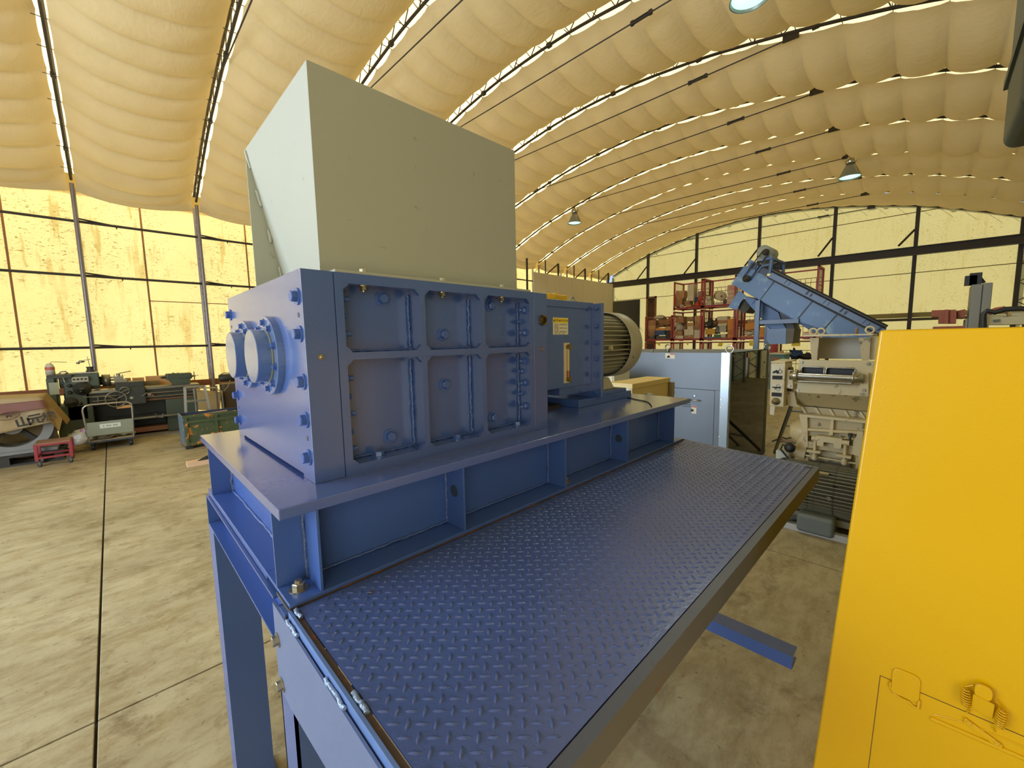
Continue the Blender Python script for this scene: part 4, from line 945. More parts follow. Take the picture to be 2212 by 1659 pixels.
for p_, ax in (((5.545, 1.750, 1.697), (1, 0, 0)), ((7.200, 1.740, 1.684), (1, 1, 0)), ((7.200, 3.313, 1.692), (1, 0, 0))):
    q_ = Vector(p_); MB().torus(q_, ax, .045, .012, 18, 6).tube(q_-Vector((0, 0, .09)), q_-Vector((0, 0, .04)), .018, 8).build('eyebolt', steel, ca)

# ------------------------------------------------------------ cream switch box behind the base plate
cr = mat('cream_enamel', '#d6bd78', .45, var=.05)
sb = thing('switch_box', 'cream steel switch box with overhanging lid behind the shredder base', 'box', (3.7, 2.0, 0))
SB = (3.300, 1.833, 1.464); SR = (3.987, 1.836, 1.476)
MB().box(3.3, 4.02, 1.84, 2.06, .9, 1.405).build('case', cr, sb)
MB().box(3.28, 4.04, 1.825, 2.08, 1.405, 1.452).build('lid', cr, sb, bevel=.004)
MB().box(3.296, 3.30, 1.86, 2.06, 1.30, 1.405).build('white_end_plate', mat('cool_white_panel', '#d3dde4', .4), sb)
MB().box(3.5, 3.8, 1.86, 2.04, 0, .9).box(3.35, 3.95, 1.80, 2.1, 0, .03).build('pedestal', gbd, sb)
MB().box(3.50, 3.57, 1.832, 1.84, 1.27, 1.33).build('hasp', zinc, sb)
MB().box(3.56, 3.62, 1.80, 1.84, 1.24, 1.335).build('white_tag', mat('tag_white', '#c9d6df', .5), sb)
MB().box(4.04, 4.06, 1.79, 1.97, 1.15, 1.405).build('side_bracket', mat('tan_grey_bracket', '#8f8257', .5), sb)
for z in (1.36, 1.30): MB().lathe([(0, .012), (.004, .012), (.004, 0)], (4.05, 1.79, z), (0, -1, 0), 10, False).build('screw', steel, sb)
ct = thing('cream_cabinet', 'pale cream cabinet half hidden behind the tan motor fan cover', 'cabinet', (4.9, 3.2, 0))
MB().box(4.7, 5.1, 2.88, 3.3, 0, 1.42).build('case', mat('pale_cream', '#cfc7a6', .5), ct, bevel=.01)
MB().box(4.69, 4.70, 2.90, 3.28, .2, 1.38).build('door', mat('pale_cream2', '#d8d1b4', .5), ct)

# ------------------------------------------------------------ inclined blue conveyor
cbm = mat('worn_blue_conveyor_paint', '#33567c', .38, .1, var=.25, vscale=1.6, dirt='#7f9a9c', dscale=2.2, damt=.56, dsoft=.12)
cbl = mat('pale_blue_rail_paint', '#4c6388', .4, var=.12, vscale=2)
cn = thing('inclined_conveyor', 'long inclined blue conveyor with drive motor on top, rising behind the granulator', 'conveyor', (8.9, 1.8, 0))
X = 8.5
side = yz([(8.500, 2.703, 2.852), (8.500, 2.488, 3.158), (8.500, 2.270, 3.020), (8.500, 2.099, 2.892), (8.500, 2.006, 2.818)])
MB().prism(side + yz([(8.500, 2.210, 2.514)]), 0, X, X+.02).build('side_panel', cbm, cn)
# following side panels between black joints
tp_ = [(8.500, 2.005, 2.815), (8.500, 1.428, 2.421), (8.500, 1.131, 2.115), (8.500, 0.553, 1.807)]
top = [(8.500, 1.996, 2.810), (8.500, 1.427, 2.416), (8.500, 1.084, 2.178), (8.500, 0.540, 1.807)]
bot = [(8.500, 2.207, 2.514), (8.500, 1.634, 2.112), (8.500, 1.250, 1.942), (8.500, 0.984, 1.608)]
for k in range(3):
    a_, b_, c_0, d_ = [Vector(v) for v in (top[k], top[k+1], bot[k+1], bot[k])]
    e_ = (b_-a_).normalized()*.012
    MB().prism(yz([a_+e_, b_-e_, c_0-e_, d_+e_]), 0, X, X+.02).build('side_panel', cbm, cn)
    MB().prism(yz([a_-e_, a_+e_, d_+e_, d_-e_]), 0, X+.008, X+.03).build('panel_joint', black, cn)
# bed under the belt, far side and bottom pan
a_, b_ = Vector((8.500, 2.703, 2.852)), Vector((8.500, 0.984, 1.608))
t_, u_ = Vector((8.500, 2.488, 3.158)), Vector((8.500, 0.540, 1.807))
MB().hull([a_, t_, t_+Vector((.75, 0, 0)), a_+Vector((.75, 0, 0))], [b_, u_, u_+Vector((.75, 0, 0)), b_+Vector((.75, 0, 0))]).build('trough', mat('dark_blue_trough', '#2c4f80', .5), cn).location.x += .03
# upper rail with cleats and cover
r0, r1 = Vector((8.460, 2.090, 2.898)), Vector((8.460, 0.521, 1.831)); s0, s1 = Vector((8.460, 2.019, 2.987)), Vector((8.460, 0.472, 1.935))
MB().prism(yz([r0, s0, s1, r1]), 0, 8.46, 8.50).build('upper_rail', cbl, cn)
MB().path([s0+Vector((-.01, 0, .02)), s1+Vector((-.01, 0, .02))], .035, 6).build('rubber_skirt', black, cn)
MB().path([r0+Vector((-.01, 0, -.01)), r1+Vector((-.01, 0, -.01))], .012, 5).build('shadow_gap', black, cn)
for t in (.14, .35, .50, .65, .83, .95):
    c = r0.lerp(r1, t) + (s0.lerp(s1, t)-r0.lerp(r1, t))*.25; dv = (r1-r0).normalized()
    M_ = MB()
    for off in (0, .07):
        q_ = c + dv*off; up = (s0-r0).normalized()
        M_.hull([q_, q_+dv*.02, q_+dv*.02+up*(.13 if off == 0 else .05), q_+up*(.13 if off == 0 else .05)], [v-Vector((.02, 0, 0)) for v in (q_, q_+dv*.02, q_+dv*.02+up*(.13 if off == 0 else .05), q_+up*(.13 if off == 0 else .05))])
    M_.build('cleat', black if t in (.35, .65, .95) else cbl, cn)
MB().prism(yz([(8.520, 2.431, 3.239), (8.520, 2.422, 3.271), (8.520, 2.285, 3.184), (8.520, 2.255, 3.005), (8.520, 2.440, 3.120)]), 0, 8.52, 8.56).build('head_guard', cbl, cn)
MB().prism(yz([(8.510, 2.413, 3.115), (8.510, 2.375, 3.207), (8.510, 2.285, 3.157), (8.510, 2.301, 3.055)]), 0, 8.50, 8.52).build('guard_window', mat('deep_navy', '#18264a', .5), cn)
MB().prism(yz([(8.490, 2.233, 2.999), (8.490, 2.190, 3.082), (8.490, 2.076, 3.023), (8.490, 2.131, 2.920)]), 0, 8.48, 8.50).build('guard_window', MATS['deep_navy'], cn)
b = MB().tube((8.480, 2.268, 3.010), (8.480, 2.195, 3.104), .03, 4).tube((8.480, 2.195, 3.104), (8.480, 2.065, 3.114), .03, 4).tube((8.480, 2.065, 2.962), (8.480, 2.043, 3.198), .04, 4).tube((8.480, 2.190, 3.140), (8.480, 2.167, 3.224), .03, 4)
b.tube((8.480, 2.173, 3.218), (8.480, 2.031, 3.225), .035, 4).tube((8.480, 2.030, 3.203), (8.800, 1.926, 3.153), .03, 4).tube((8.800, 1.939, 3.155), (8.800, 1.931, 2.977), .03, 4).tube((8.600, 2.054, 3.112), (8.900, 1.950, 3.064), .03, 4)
b.build('motor_frame', cbl, cn)
c = Vector((8.800, 2.185, 3.364))
MB().lathe([(-.30, 0), (-.30, .11), (.22, .115), (.30, .09), (.30, 0)], c, (1, .0, 0), 24).box(c.x-.25, c.x+.2, c.y-.12, c.y+.12, c.z-.15, c.z-.08).build('drive_motor', mat('grey_gear_motor', '#9ba199', .45), cn)
p1 = Vector((8.450, 2.138, 3.335)); p2 = Vector((8.450, 2.434, 2.912))
for c, r_ in ((p1, .055), (p2, .06)): MB().lathe([(-.02, 0), (-.02, r_), (.02, r_), (.02, 0)], c, (1, 0, 0), 20).lathe([(-.04, 0), (-.04, r_*.4), (0, r_*.4)], c, (1, 0, 0), 12).build('pulley', mat('pulley_dark', '#3d3630', .5, .4), cn)
dv = (p2-p1).normalized(); nv = Vector((0, -dv.z, dv.y))
MB().path([p1+nv*.055, p2+nv*.06, p2+dv*.06, p2-nv*.06, p1-nv*.055, p1-dv*.055], .010, 5, True).build('drive_belt', black, cn)
MB().prism(yz([(8.600, 2.595, 2.732), (8.600, 2.476, 2.619), (8.600, 2.564, 2.487), (8.600, 2.618, 2.358), (8.600, 2.776, 2.423)]), 0, 8.6, 8.62).build('chute_side', cbm, cn)
MB().prism(yz([(8.700, 2.524, 2.571), (8.700, 2.418, 2.402), (8.700, 2.498, 2.300), (8.700, 2.578, 2.321), (8.700, 2.641, 2.437)]), 0, 8.7, 9.2).build('chute', mat('dark_chute_inside', '#3f3b2c', .7), cn)
MB().prism(yz([(8.580, 2.470, 2.610), (8.580, 2.279, 2.524), (8.580, 2.278, 2.549), (8.580, 2.289, 2.306), (8.580, 2.383, 2.412), (8.580, 2.487, 2.559)]), 0, 8.58, 9.2).build('chute_side', mat('blue_chute', '#2f5a92', .45), cn)
# lower hopper under the belt
MB().prism(yz([(8.700, 2.245, 2.484), (8.700, 1.955, 2.274), (8.700, 1.911, 2.145), (8.700, 1.827, 1.988), (8.700, 2.082, 1.989), (8.700, 2.146, 2.064), (8.700, 2.241, 2.207)]), 0, 8.7, 9.2).build('return_chute', MATS['blue_chute'], cn)
MB().prism(yz([(8.720, 1.960, 2.279), (8.720, 1.763, 2.182), (8.720, 1.704, 1.976), (8.720, 1.828, 1.988), (8.720, 1.915, 2.145)]), 0, 8.74, 9.2).build('chute_mouth', mat('oily_black', '#1f1a14', .5), cn)
MB().prism(yz([(8.650, 2.105, 2.024), (8.650, 2.063, 1.980), (8.650, 1.813, 1.987), (8.650, 1.807, 1.708), (8.650, 2.059, 1.706), (8.650, 2.109, 1.787)]), 0, 8.65, 8.7).build('outlet_box', mat('grey_blue_box', '#5f7ba4', .4, var=.15), cn)
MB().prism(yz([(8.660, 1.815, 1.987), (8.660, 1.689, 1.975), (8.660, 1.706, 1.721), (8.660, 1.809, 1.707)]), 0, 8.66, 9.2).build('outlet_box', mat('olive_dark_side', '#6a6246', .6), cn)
def post(p_, q_, w_, m, name):
    p_ = Vector(p_); q_ = Vector(q_); return MB().box(8.47, 8.55, min(p_.y, q_.y)-w_/2, max(p_.y, q_.y)+w_/2, min(p_.z, q_.z), max(p_.z, q_.z)).build(name, m, cn)
pa = Vector((8.500, 2.228, 2.503)); MB().box(8.44, 8.52, pa.y-.035, pa.y+.035, 0, pa.z).build('support_post', cbl, cn)
MB().box(9.1, 9.18, pa.y-.035, pa.y+.035, 0, pa.z).build('support_post', cbl, cn)
ba_, bb_ = Vector((8.500, 2.185, 2.105)), Vector((8.500, 1.594, 2.103)); MB().box(8.44, 8.50, bb_.y, ba_.y, ba_.z-.035, ba_.z+.035).build('cross_brace', cbl, cn)
MB().box(8.44, 8.52, .2, .28, 0, 1.75).build('support_post', cbl, cn)

# ------------------------------------------------------------ things past the yellow hood on the right
og = thing('orange_machine', 'rust-orange steel machine head seen over the yellow hood', 'machine', (9.2, -.2, 0))
om = mat('rust_orange_paint', '#a5563a', .6, var=.2, vscale=6)
MB().prism(yz([(9.000, 0.009, 2.199), (9.000, -0.246, 2.193), (9.000, -0.259, 1.990), (9.000, -0.077, 1.998), (9.000, -0.071, 2.098), (9.000, 0.004, 2.105)]), 0, 9, 9.5).build('head', om, og)
MB().prism(yz([(8.950, -0.130, 2.199), (8.950, -0.167, 2.197), (8.950, -0.176, 1.989), (8.950, -0.138, 1.991)]), 0, 8.95, 9.0).build('rib', om, og)
MB().prism(yz([(9.100, -0.261, 2.177), (9.100, -0.340, 2.199), (9.100, -0.349, 2.070), (9.100, -0.268, 2.074)]), 0, 9.1, 9.4).build('cheek', om, og)
MB().box(9.0, 9.5, -.35, -.02, 0, 1.95).build('column', om, og)
gc = thing('grey_press_column', 'tall grey machine column with black connectors on top', 'machine', (9.3, -.5, 0))
gcm = mat('mid_grey_enamel', '#8d8c84', .5, var=.05)
p_ = Vector((9.000, -0.376, 2.542)); q_ = Vector((9.000, -0.483, 2.545)); r_ = Vector((9.000, -0.578, 2.547))
MB().box(9.0, 9.5, q_.y, p_.y, 0, p_.z).build('column', gcm, gc, bevel=.01)
MB().box(9.01, 9.5, r_.y, q_.y-.004, 0, p_.z+.01).build('column', gcm, gc, bevel=.01)
MB().box(9.0, 9.5, p_.y, p_.y+.03, 0, 2.05).build('base_housing', gcm, gc, bevel=.01)
for a_ in ((9.050, -0.366, 2.578), (9.050, -0.412, 2.611)): a_ = Vector(a_); MB().box(9.05, 9.2, a_.y-.06, a_.y+.06, p_.z, a_.z+.10).build('connector', black, gc)
MB().path([(9.100, -0.439, 2.612), (9.100, -0.464, 2.625), (9.100, -0.499, 2.560)], .02, 6).build('cable', black, gc)
bl = thing('beige_stack', 'stack of beige and cream machine parts behind the top of the yellow hood', 'machine parts', (7.2, -.6, 0))
for k, (pts) in enumerate(([(7.000, -0.408, 2.035), (7.000, -0.568, 2.043), (7.000, -0.570, 2.020), (7.000, -0.410, 2.000)], [(7.050, -0.600, 2.072), (7.050, -0.723, 2.087), (7.050, -0.728, 2.018), (7.050, -0.604, 2.020)], [(7.000, -0.418, 2.005), (7.000, -0.723, 2.023), (7.000, -0.729, 1.927), (7.000, -0.422, 1.934)])):
    MB().prism(yz(pts), 0, 7.0, 7.5).build('part', gb, bl)
MB().prism(yz([(6.970, -0.475, 1.986), (6.970, -0.521, 1.991), (6.970, -0.522, 1.964), (6.970, -0.477, 1.960)]), 0, 6.97, 7.0).build('vent', mat('grey_green_vent', '#6d7568', .5), bl)
MB().box(7.0, 7.5, -1.4, -.45, 0, 1.9).build('bench', gbd, bl)
ho2 = tag(MB().path([(6.900, -0.404, 1.892), (6.900, -0.393, 2.045), (6.900, -0.422, 2.084), (6.900, -0.476, 2.063), (6.900, -0.549, 2.092), (6.900, -0.622, 2.093), (6.900, -0.708, 2.087)], .028, 8).build('black_hose', black), 'thick black hose looping over the beige parts at the right edge', 'hose')
oc = tag(MB().prism(yz([(7.300, -0.471, 2.083), (7.300, -0.500, 2.130), (7.300, -0.574, 2.143), (7.300, -0.598, 2.081), (7.300, -0.489, 2.058)]), 0, 7.3, 7.7).build('orange_casting', om), 'rust-orange casting lying under the black hose', 'casting')
dg = thing('hanging_duct', 'dark green rounded steel duct hanging at the upper right edge', 'duct', (2.9, -.4, 3.0))
dgm = mat('dark_green_enamel', '#2c3a34', .45, var=.1)
MB().box(2.6, 3.2, -1.0, -.187, 2.72, 6.2).build('duct_body', dgm, dg, bevel=.05)
MB().box(2.58, 3.22, -1.02, -.175, 3.02, 3.06).build('duct_band', dgm, dg)

# ------------------------------------------------------------ high-bay lamps
def lamp(loc, label, r_=.30, h=.5, rod=.4):
    l = thing('high_bay_lamp', label, 'lamp', loc, 'mercury lamps under the arch'); x, y, z = loc
    MB().lathe([(0, r_), (.02, r_*.99), (.22, r_*.62), (.36, r_*.33), (.36, .0)], (x, y, z), (0, 0, 1), 32).lathe([(.005, r_*.97), (.22, r_*.60), (.34, r_*.3)], (x, y, z), (0, 0, 1), 32).build('reflector', mat('lamp_grey', '#8f958c', .35, .3), l)
    m = D.materials.get('lamp_glow')
    if not m:
        m = D.materials.new('lamp_glow'); m.use_nodes = True; n = m.node_tree.nodes['Principled BSDF']; n.inputs['Emission Color'].default_value = (.55, 1, .86, 1); n.inputs['Emission Strength'].default_value = 1.15
    MB().lathe([(.0, 0), (.0, r_*.9), (.06, r_*.8)], (x, y, z+.03), (0, 0, 1), 24).build('bulb_glow', m, l)
    pl = D.lights.new('lamp_light', 'SPOT'); pl.spot_size = R(130); pl.spot_blend = .6; pl.energy = 130; pl.color = (.85, 1, .88); pl.shadow_soft_size = .12
    po = D.objects.new('lamp_light', pl); COL.objects.link(po); po.location = (x, y, z-.05); attach(po, l)
    MB().lathe([(.36, .10), (.42, .13), (.50, .10), (.54, .05), (.54, 0)], (x, y, z), (0, 0, 1), 20).build('ballast', steel, l)
    MB().tube((x, y, z+.54), (x, y, z+.54+rod), .015, 6).build('hook_rod', dark_steel, l)
    return l
lamp((12.32, 9.22, 6.02), 'green-white high-bay lamp hanging low over the left half of the hall', .24, rod=.3)
lamp((14.42, 1.76, 6.0), 'green-white high-bay lamp hanging right of centre before the far wall', .25, rod=.3)
lamp((5.50, 1.66, 5.64), 'green-white lamp cut off by the top edge of the view', .21, rod=.6)

# ------------------------------------------------------------ red stacking cages along the far wall
redm = mat('red_cage_paint', '#a3292c', .45, var=.15, vscale=8)
redd = mat('dark_red_wire', '#6d2a26', .6)
RX0, RX1 = 17.95, 18.95
def wires(x0, x1, y0, y1, z0, z1, m=redd):
    """mesh side: across y if x0 == x1, else across x"""
    b = MB(); n_ = 7
    if x0 == x1:
        for i in range(1, n_): y = y0 + (y1-y0)*i/n_; b.box(x0-.006, x0+.006, y-.006, y+.006, z0, z1)
        for t in (.0, .45, 1): z = z0 + (z1-z0)*t; b.box(x0-.010, x0+.010, y0, y1, z-.010, z+.010)
    else:
        for i in range(1, n_): x = x0 + (x1-x0)*i/n_; b.box(x-.006, x+.006, y0-.006, y0+.006, z0, z1)
        for t in (.0, .45, 1): z = z0 + (z1-z0)*t; b.box(x0, x1, y0-.010, y0+.010, z-.010, z+.010)
    return b
BAYS = [(8.09, 9.38), (6.82, 8.05), (5.52, 6.78), (4.20, 5.48), (2.86, 4.14)]
TIERS = [(.0, 1.66), (1.70, 3.02), (3.06, 4.30)]
tn = ['floor tier', 'middle tier', 'top tier']; bn = ['first bay from the left', 'second bay from the left', 'third bay from the left', 'fourth bay from the left', 'rightmost bay']
for ti, bi in [(0, 0), (0, 1), (0, 2), (0, 3), (0, 4), (1, 0), (1, 1), (1, 2), (1, 3), (1, 4), (2, 1), (2, 2), (2, 4)]:
    y0, y1 = BAYS[bi]; z0, z1_ = TIERS[ti]
    if ti == 1 and bi == 0: z1_ = 2.86
    c = thing('mesh_cage', 'red steel stacking cage, %s, %s' % (tn[ti], bn[bi]), 'cage', (18.45, (y0+y1)/2, z0), 'red stacking cages along the far wall')
    for x in (RX0+.03, RX1-.03):
        for y in (y0+.03, y1-.03): MB().box(x-.03, x+.03, y-.03, y+.03, z0, z1_).build('post', redm, c)
    zb = z0 + (.10 if ti else .35)
    MB().box(RX0, RX0+.05, y0, y1, zb-.06, zb+.02).box(RX1-.05, RX1, y0, y1, zb-.06, zb+.02).box(RX0, RX1, y0, y0+.05, zb-.06, zb+.02).box(RX0, RX1, y1-.05, y1, zb-.06, zb+.02).box(RX0, RX1, y0+.02, y1-.02, zb-.01, zb+.0).build('base_frame', redm, c)
    MB().box(RX1-.05, RX1, y0, y1, z1_-.05, z1_).box(RX0, RX1, y0, y0+.04, z1_-.05, z1_).box(RX0, RX1, y1-.04, y1, z1_-.05, z1_).build('top_rail', redm, c)
    hz = zb + (z1_-zb)*.72
    wires(RX1-.03, RX1-.03, y0+.06, y1-.06, zb, hz).build('wire_panel', redd, c)
    wires(RX0+.06, RX1-.06, y0+.03, y0+.03, zb, z1_-.06).build('wire_panel', redd, c)
    wires(RX0+.06, RX1-.06, y1-.03, y1-.03, zb, z1_-.06).build('wire_panel', redd, c)
ORD = ['topmost', 'second', 'third', 'fourth', 'fifth', 'sixth', 'seventh', 'eighth', 'ninth', 'tenth', 'eleventh', 'twelfth', 'thirteenth', 'fourteenth', 'fifteenth', 'bottom']
cols = dict(k='#a5764a', k2='#b88a5a', k3='#8f6a44', w='#cfc6ac', g='#8d8d80', dg='#4b4c46', o='#d2562f', am='#d08a2c', amd='#b9762a', bl='#2d4a78', te='#4d8290', gr='#55795a', pk='#d9a99a', pw='#dccdb8', bk='#27241f', r='#a3262e', yl='#d2a030', si='#a6a79b')
def cm(k): return mat('stored_' + k, cols[k], .65, var=.14, vscale=7)
BX = 18.12
def carton(p, q_, col, label, cat='carton', name='cardboard_box', dep=.42, grp=None, tilt=0., tape=True, x=None):
    """box whose front face spans p (upper left) to q (lower right) on the plane they lie in"""
    p = Vector(p); q_ = Vector(q_); w_ = abs(p.y-q_.y); h_ = abs(p.z-q_.z); cy_ = (p.y+q_.y)/2; z0 = min(p.z, q_.z)
    o = MB().obox((0, 0, h_/2), (dep, w_, h_), (0, 0, 0))
    x = (p.x if x is None else x)
    if tape and h_ > .1:
        t = thing(name, label, cat, (x+dep/2, cy_, z0), grp)
        a = MB().obox((0, 0, h_/2), (dep, w_, h_)).build('body', cm(col), None, bevel=.004); a.parent = t
        # lid flaps meeting at a seam and a tape strip over it
        f = MB().obox((0, -w_*.25, h_+.003), (dep*.98, w_*.48, .006), (0, 0, 0)).obox((0, w_*.25, h_+.003), (dep*.98, w_*.48, .006)).build('flap', cm(col), None); f.parent = t
        s_ = MB().obox((-dep/2-.001, 0, h_*.85), (.002, w_*.10, h_*.3)).build('tape', mat('tape_tan', '#c7a877', .4), None); s_.parent = t
        if tilt: t.rotation_euler = (R(tilt), 0, R(random.uniform(-6, 6)))
        else: t.rotation_euler = (0, 0, R(random.uniform(-5, 5)))
        return t
    a = o.build(name, cm(col), None, bevel=.004); a.location = (x+dep/2, cy_, z0); a.rotation_euler = (R(tilt), 0, 0)
    return tag(a, label, cat, grp)
def lump(p, q_, col, label, cat, name, dep=.4, seed=1, rough=.35):
    p = Vector(p); q_ = Vector(q_)
    o = MB().blob((0, 0, 0), (dep, abs(p.y-q_.y), abs(p.z-q_.z)), 14, 9, rough, seed).build(name, cm(col)); o.location = (p.x+dep/2, (p.y+q_.y)/2, (p.z+q_.z)/2)
    return tag(o, label, cat)
# top tier, second bay
carton((18.120, 8.060, 3.911), (18.120, 7.688, 3.589), 'k2', 'tan carton, upper of two big ones at the left of the top cage', tilt=6)
carton((18.120, 8.076, 3.623), (18.120, 7.723, 3.249), 'k', 'tan carton, lower of two big ones at the left of the top cage')
carton((18.100, 7.632, 3.447), (18.100, 7.399, 3.278), 'k3', 'small open carton in the top cage, above another small carton')
carton((18.100, 7.577, 3.287), (18.100, 7.347, 3.109), 'k2', 'small carton on the top cage floor beside the coil')
carton((18.150, 7.524, 4.151), (18.150, 7.260, 3.750), 'w', 'grey-green metal box, upper of two stacked in the top cage', 'box', 'metal_box', tape=False)
carton((18.150, 7.514, 3.766), (18.150, 7.251, 3.438), 'w', 'grey-green metal box, lower of two stacked in the top cage', 'box', 'metal_box', tape=False)
carton((18.300, 7.141, 3.834), (18.300, 6.952, 3.615), 'g', 'slate-grey bin behind the red tool in the top cage', 'bin', 'plastic_bin', tape=False)
carton((18.300, 7.268, 3.600), (18.300, 7.144, 3.418), 'bl', 'small dark blue case next to the red tool in the top cage', 'case', 'tool_case', tape=False, dep=.2)
lump((18.100, 7.078, 3.614), (18.100, 6.905, 3.399), 'o', 'orange-red pump head in the top cage by the post', 'pump', 'pump_head', .22, 3)
lump((18.100, 7.262, 3.374), (18.100, 6.940, 3.159), 'o', 'orange-red motor unit on the top cage floor', 'motor', 'motor_unit', .3, 5)
q_ = Vector((18.100, 7.729, 3.216)); tag(MB().torus(q_, (1, .3, 0), .065, .03, 20, 8).build('hose_coil', cm('w')), 'pale coiled hose on the floor of the top cage', 'hose')
lump((18.100, 8.006, 3.269), (18.100, 7.834, 3.136), 'dg', 'dark fitting beside the coiled hose in the top cage', 'fitting', 'fitting', .2, 8)
# top tier, third bay
for i, (a_, b_) in enumerate((((18.100, 6.725, 3.571), (18.100, 6.549, 3.421)), ((18.100, 6.700, 3.398), (18.100, 6.520, 3.280)), ((18.100, 6.727, 3.292), (18.100, 6.500, 3.138)))):
    carton(a_, b_, 'w', ('white container, uppermost of three', 'white container, middle of three', 'white container, lowest of three')[i] + ' just right of the double red post', 'container', 'container', tape=False)
pr_ = thing('paper_roll', 'big pale paper roll lying across the third top cage', 'roll', (18.3, 6.2, 3.5))
p_ = Vector((18.100, 6.118, 3.527)); dvx = Vector((.62, .35, .12)).normalized()
MB().lathe([(0, .045), (0, .19), (.65, .19), (.65, 0)], p_-dvx*.1, dvx, 28).build('roll', cm('w'), pr_)
MB().disc(p_-dvx*.101, dvx, .05, 16).build('core', cm('k3'), pr_)
for k in range(16):
    a_ = Vector((18.100, 5.892, 3.948)); b_ = Vector((18.100, 5.618, 3.070)); h_ = (a_.z-b_.z)/16; z0 = b_.z + h_*(15-k)
    jx = random.uniform(-.02, .02)
    o = MB().obox((0, 0, h_*.46), (.40, .28, h_*.9)).build('paper_bundle', cm('pk' if k in (1, 2) or k % 3 == 0 else 'pw'), bevel=.004); o.location = (18.3, (a_.y+b_.y)/2+jx, z0)
    tag(o, 'paper bundle, %s of sixteen in the tall stack left of the conveyor head' % ORD[k], 'paper bundle', 'paper bundles in the tall stack')
for k in range(4):
    a_ = Vector((18.050, 6.338, 3.296)); b_ = Vector((18.050, 6.029, 3.097)); h_ = (a_.z-b_.z)/4
    o = MB().obox((0, 0, h_*.46), (.36, a_.y-b_.y, h_*.9)).build('paper_bundle', cm('pw'), bevel=.004); o.location = (18.25, (a_.y+b_.y)/2 + random.uniform(-.01, .01), b_.z + h_*(3-k))
    tag(o, 'white paper bundle, %s of the low stack under the paper roll' % ('top', 'second', 'third', 'bottom')[k], 'paper bundle', 'paper bundles in the low stack')
carton((18.300, 6.118, 3.407), (18.300, 5.928, 3.116), 'k3', 'dark brown carton between the paper roll and the tall bundle stack')
# middle tier, first bay
for i, (a_, b_) in enumerate((((18.120, 9.308, 2.692), (18.120, 8.952, 2.449)), ((18.120, 9.324, 2.445), (18.120, 8.968, 2.288)), ((18.120, 9.306, 2.290), (18.120, 8.966, 2.167)), ((18.120, 9.294, 2.168), (18.120, 8.979, 1.971)), ((18.120, 9.265, 1.965), (18.120, 8.963, 1.768)))):
    carton(a_, b_, ('k', 'k2', 'k', 'k3', 'dg')[i], 'carton at the far left of the middle cages, %s of the five in the pile' % ('topmost', 'second', 'middle', 'fourth', 'bottom')[i])
lump((18.150, 8.924, 2.789), (18.150, 8.483, 2.358), 'k3', 'brown plastic-wrapped heap over the orange-lidded crate', 'sack', 'wrapped_sack', .45, 11)
lump((18.150, 8.586, 2.748), (18.150, 8.202, 2.358), 'k', 'tan wrapped heap against the second red post', 'sack', 'wrapped_sack', .45, 17)
lump((18.200, 9.148, 2.918), (18.200, 8.633, 2.729), 'w', 'pale plastic sheet bundled on top of the first middle cage', 'sheet', 'plastic_sheet', .4, 21)
oc_ = thing('lidded_crate', 'blue crate with an orange lid in the first middle cage', 'crate', (18.3, 8.7, 1.9))
for nm, a_, b_, col in (('lid', (18.080, 8.917, 2.318), (18.080, 8.459, 2.211), 'am'), ('body', (18.080, 8.957, 2.222), (18.080, 8.478, 1.998), 'bl')):
    a_ = Vector(a_); b_ = Vector(b_); MB().box(18.08, 18.5, b_.y, a_.y, b_.z, a_.z).build(nm, cm(col), oc_, bevel=.01)
carton((18.080, 8.891, 1.967), (18.080, 8.425, 1.761), 'dg', 'dark grey crate with a pale label under the blue crate', 'crate', 'grey_crate', tape=False)
carton((18.100, 8.460, 2.368), (18.100, 8.199, 2.194), 'k2', 'small carton on the black crate left of the second red post')
carton((18.100, 8.432, 2.188), (18.100, 8.224, 1.758), 'bk', 'tall black crate with a white tag left of the second red post', 'crate', 'black_crate', tape=False)
# middle tier, second bay
carton((18.100, 7.983, 2.782), (18.100, 7.641, 2.519), 'k', 'carton at the upper left of the second middle cage', 'carton', 'cardboard_box', tape=True)
carton((18.100, 7.498, 2.756), (18.100, 7.207, 2.564), 'k3', 'dark carton at the top middle of the second middle cage', 'carton', 'cardboard_box', tape=True)
carton((18.100, 7.181, 2.781), (18.100, 6.891, 2.570), 'k2', 'topmost carton of the right pile in the second middle cage', 'carton', 'cardboard_box', tape=True)
carton((18.100, 7.165, 2.566), (18.100, 6.886, 2.372), 'k', 'second carton down in the right pile of the second middle cage', 'carton', 'cardboard_box', tape=True)
carton((18.100, 7.181, 2.369), (18.100, 6.880, 2.187), 'k3', 'third carton down in the right pile of the second middle cage', 'carton', 'cardboard_box', tape=True)
carton((18.100, 7.504, 2.495), (18.100, 7.212, 2.349), 'k2', 'yellowish carton above the white boxes in the second middle cage', 'box', 'box', tape=True)
carton((18.100, 8.032, 2.158), (18.100, 7.693, 1.953), 'k', 'carton under the clear-wrapped bag in the second middle cage', 'carton', 'cardboard_box', tape=True)
carton((18.100, 8.082, 1.940), (18.100, 7.661, 1.743), 'w', 'white-labelled box at the bottom left of the second middle cage', 'box', 'box', tape=True)
carton((18.100, 7.472, 2.350), (18.100, 7.223, 2.207), 'w', 'small white box taped on top of a larger white box', 'box', 'box', tape=True)
carton((18.100, 7.600, 2.210), (18.100, 7.186, 1.959), 'w', 'large white box with crossed tape in the second middle cage', 'box', 'box', tape=True)
carton((18.100, 7.604, 1.951), (18.100, 7.180, 1.736), 'k', 'wide carton under the white boxes in the second middle cage', 'box', 'box', tape=True)
carton((18.100, 7.175, 2.175), (18.100, 6.876, 1.738), 'w', 'tall white patterned box beside the double red post', 'box', 'box', tape=True)
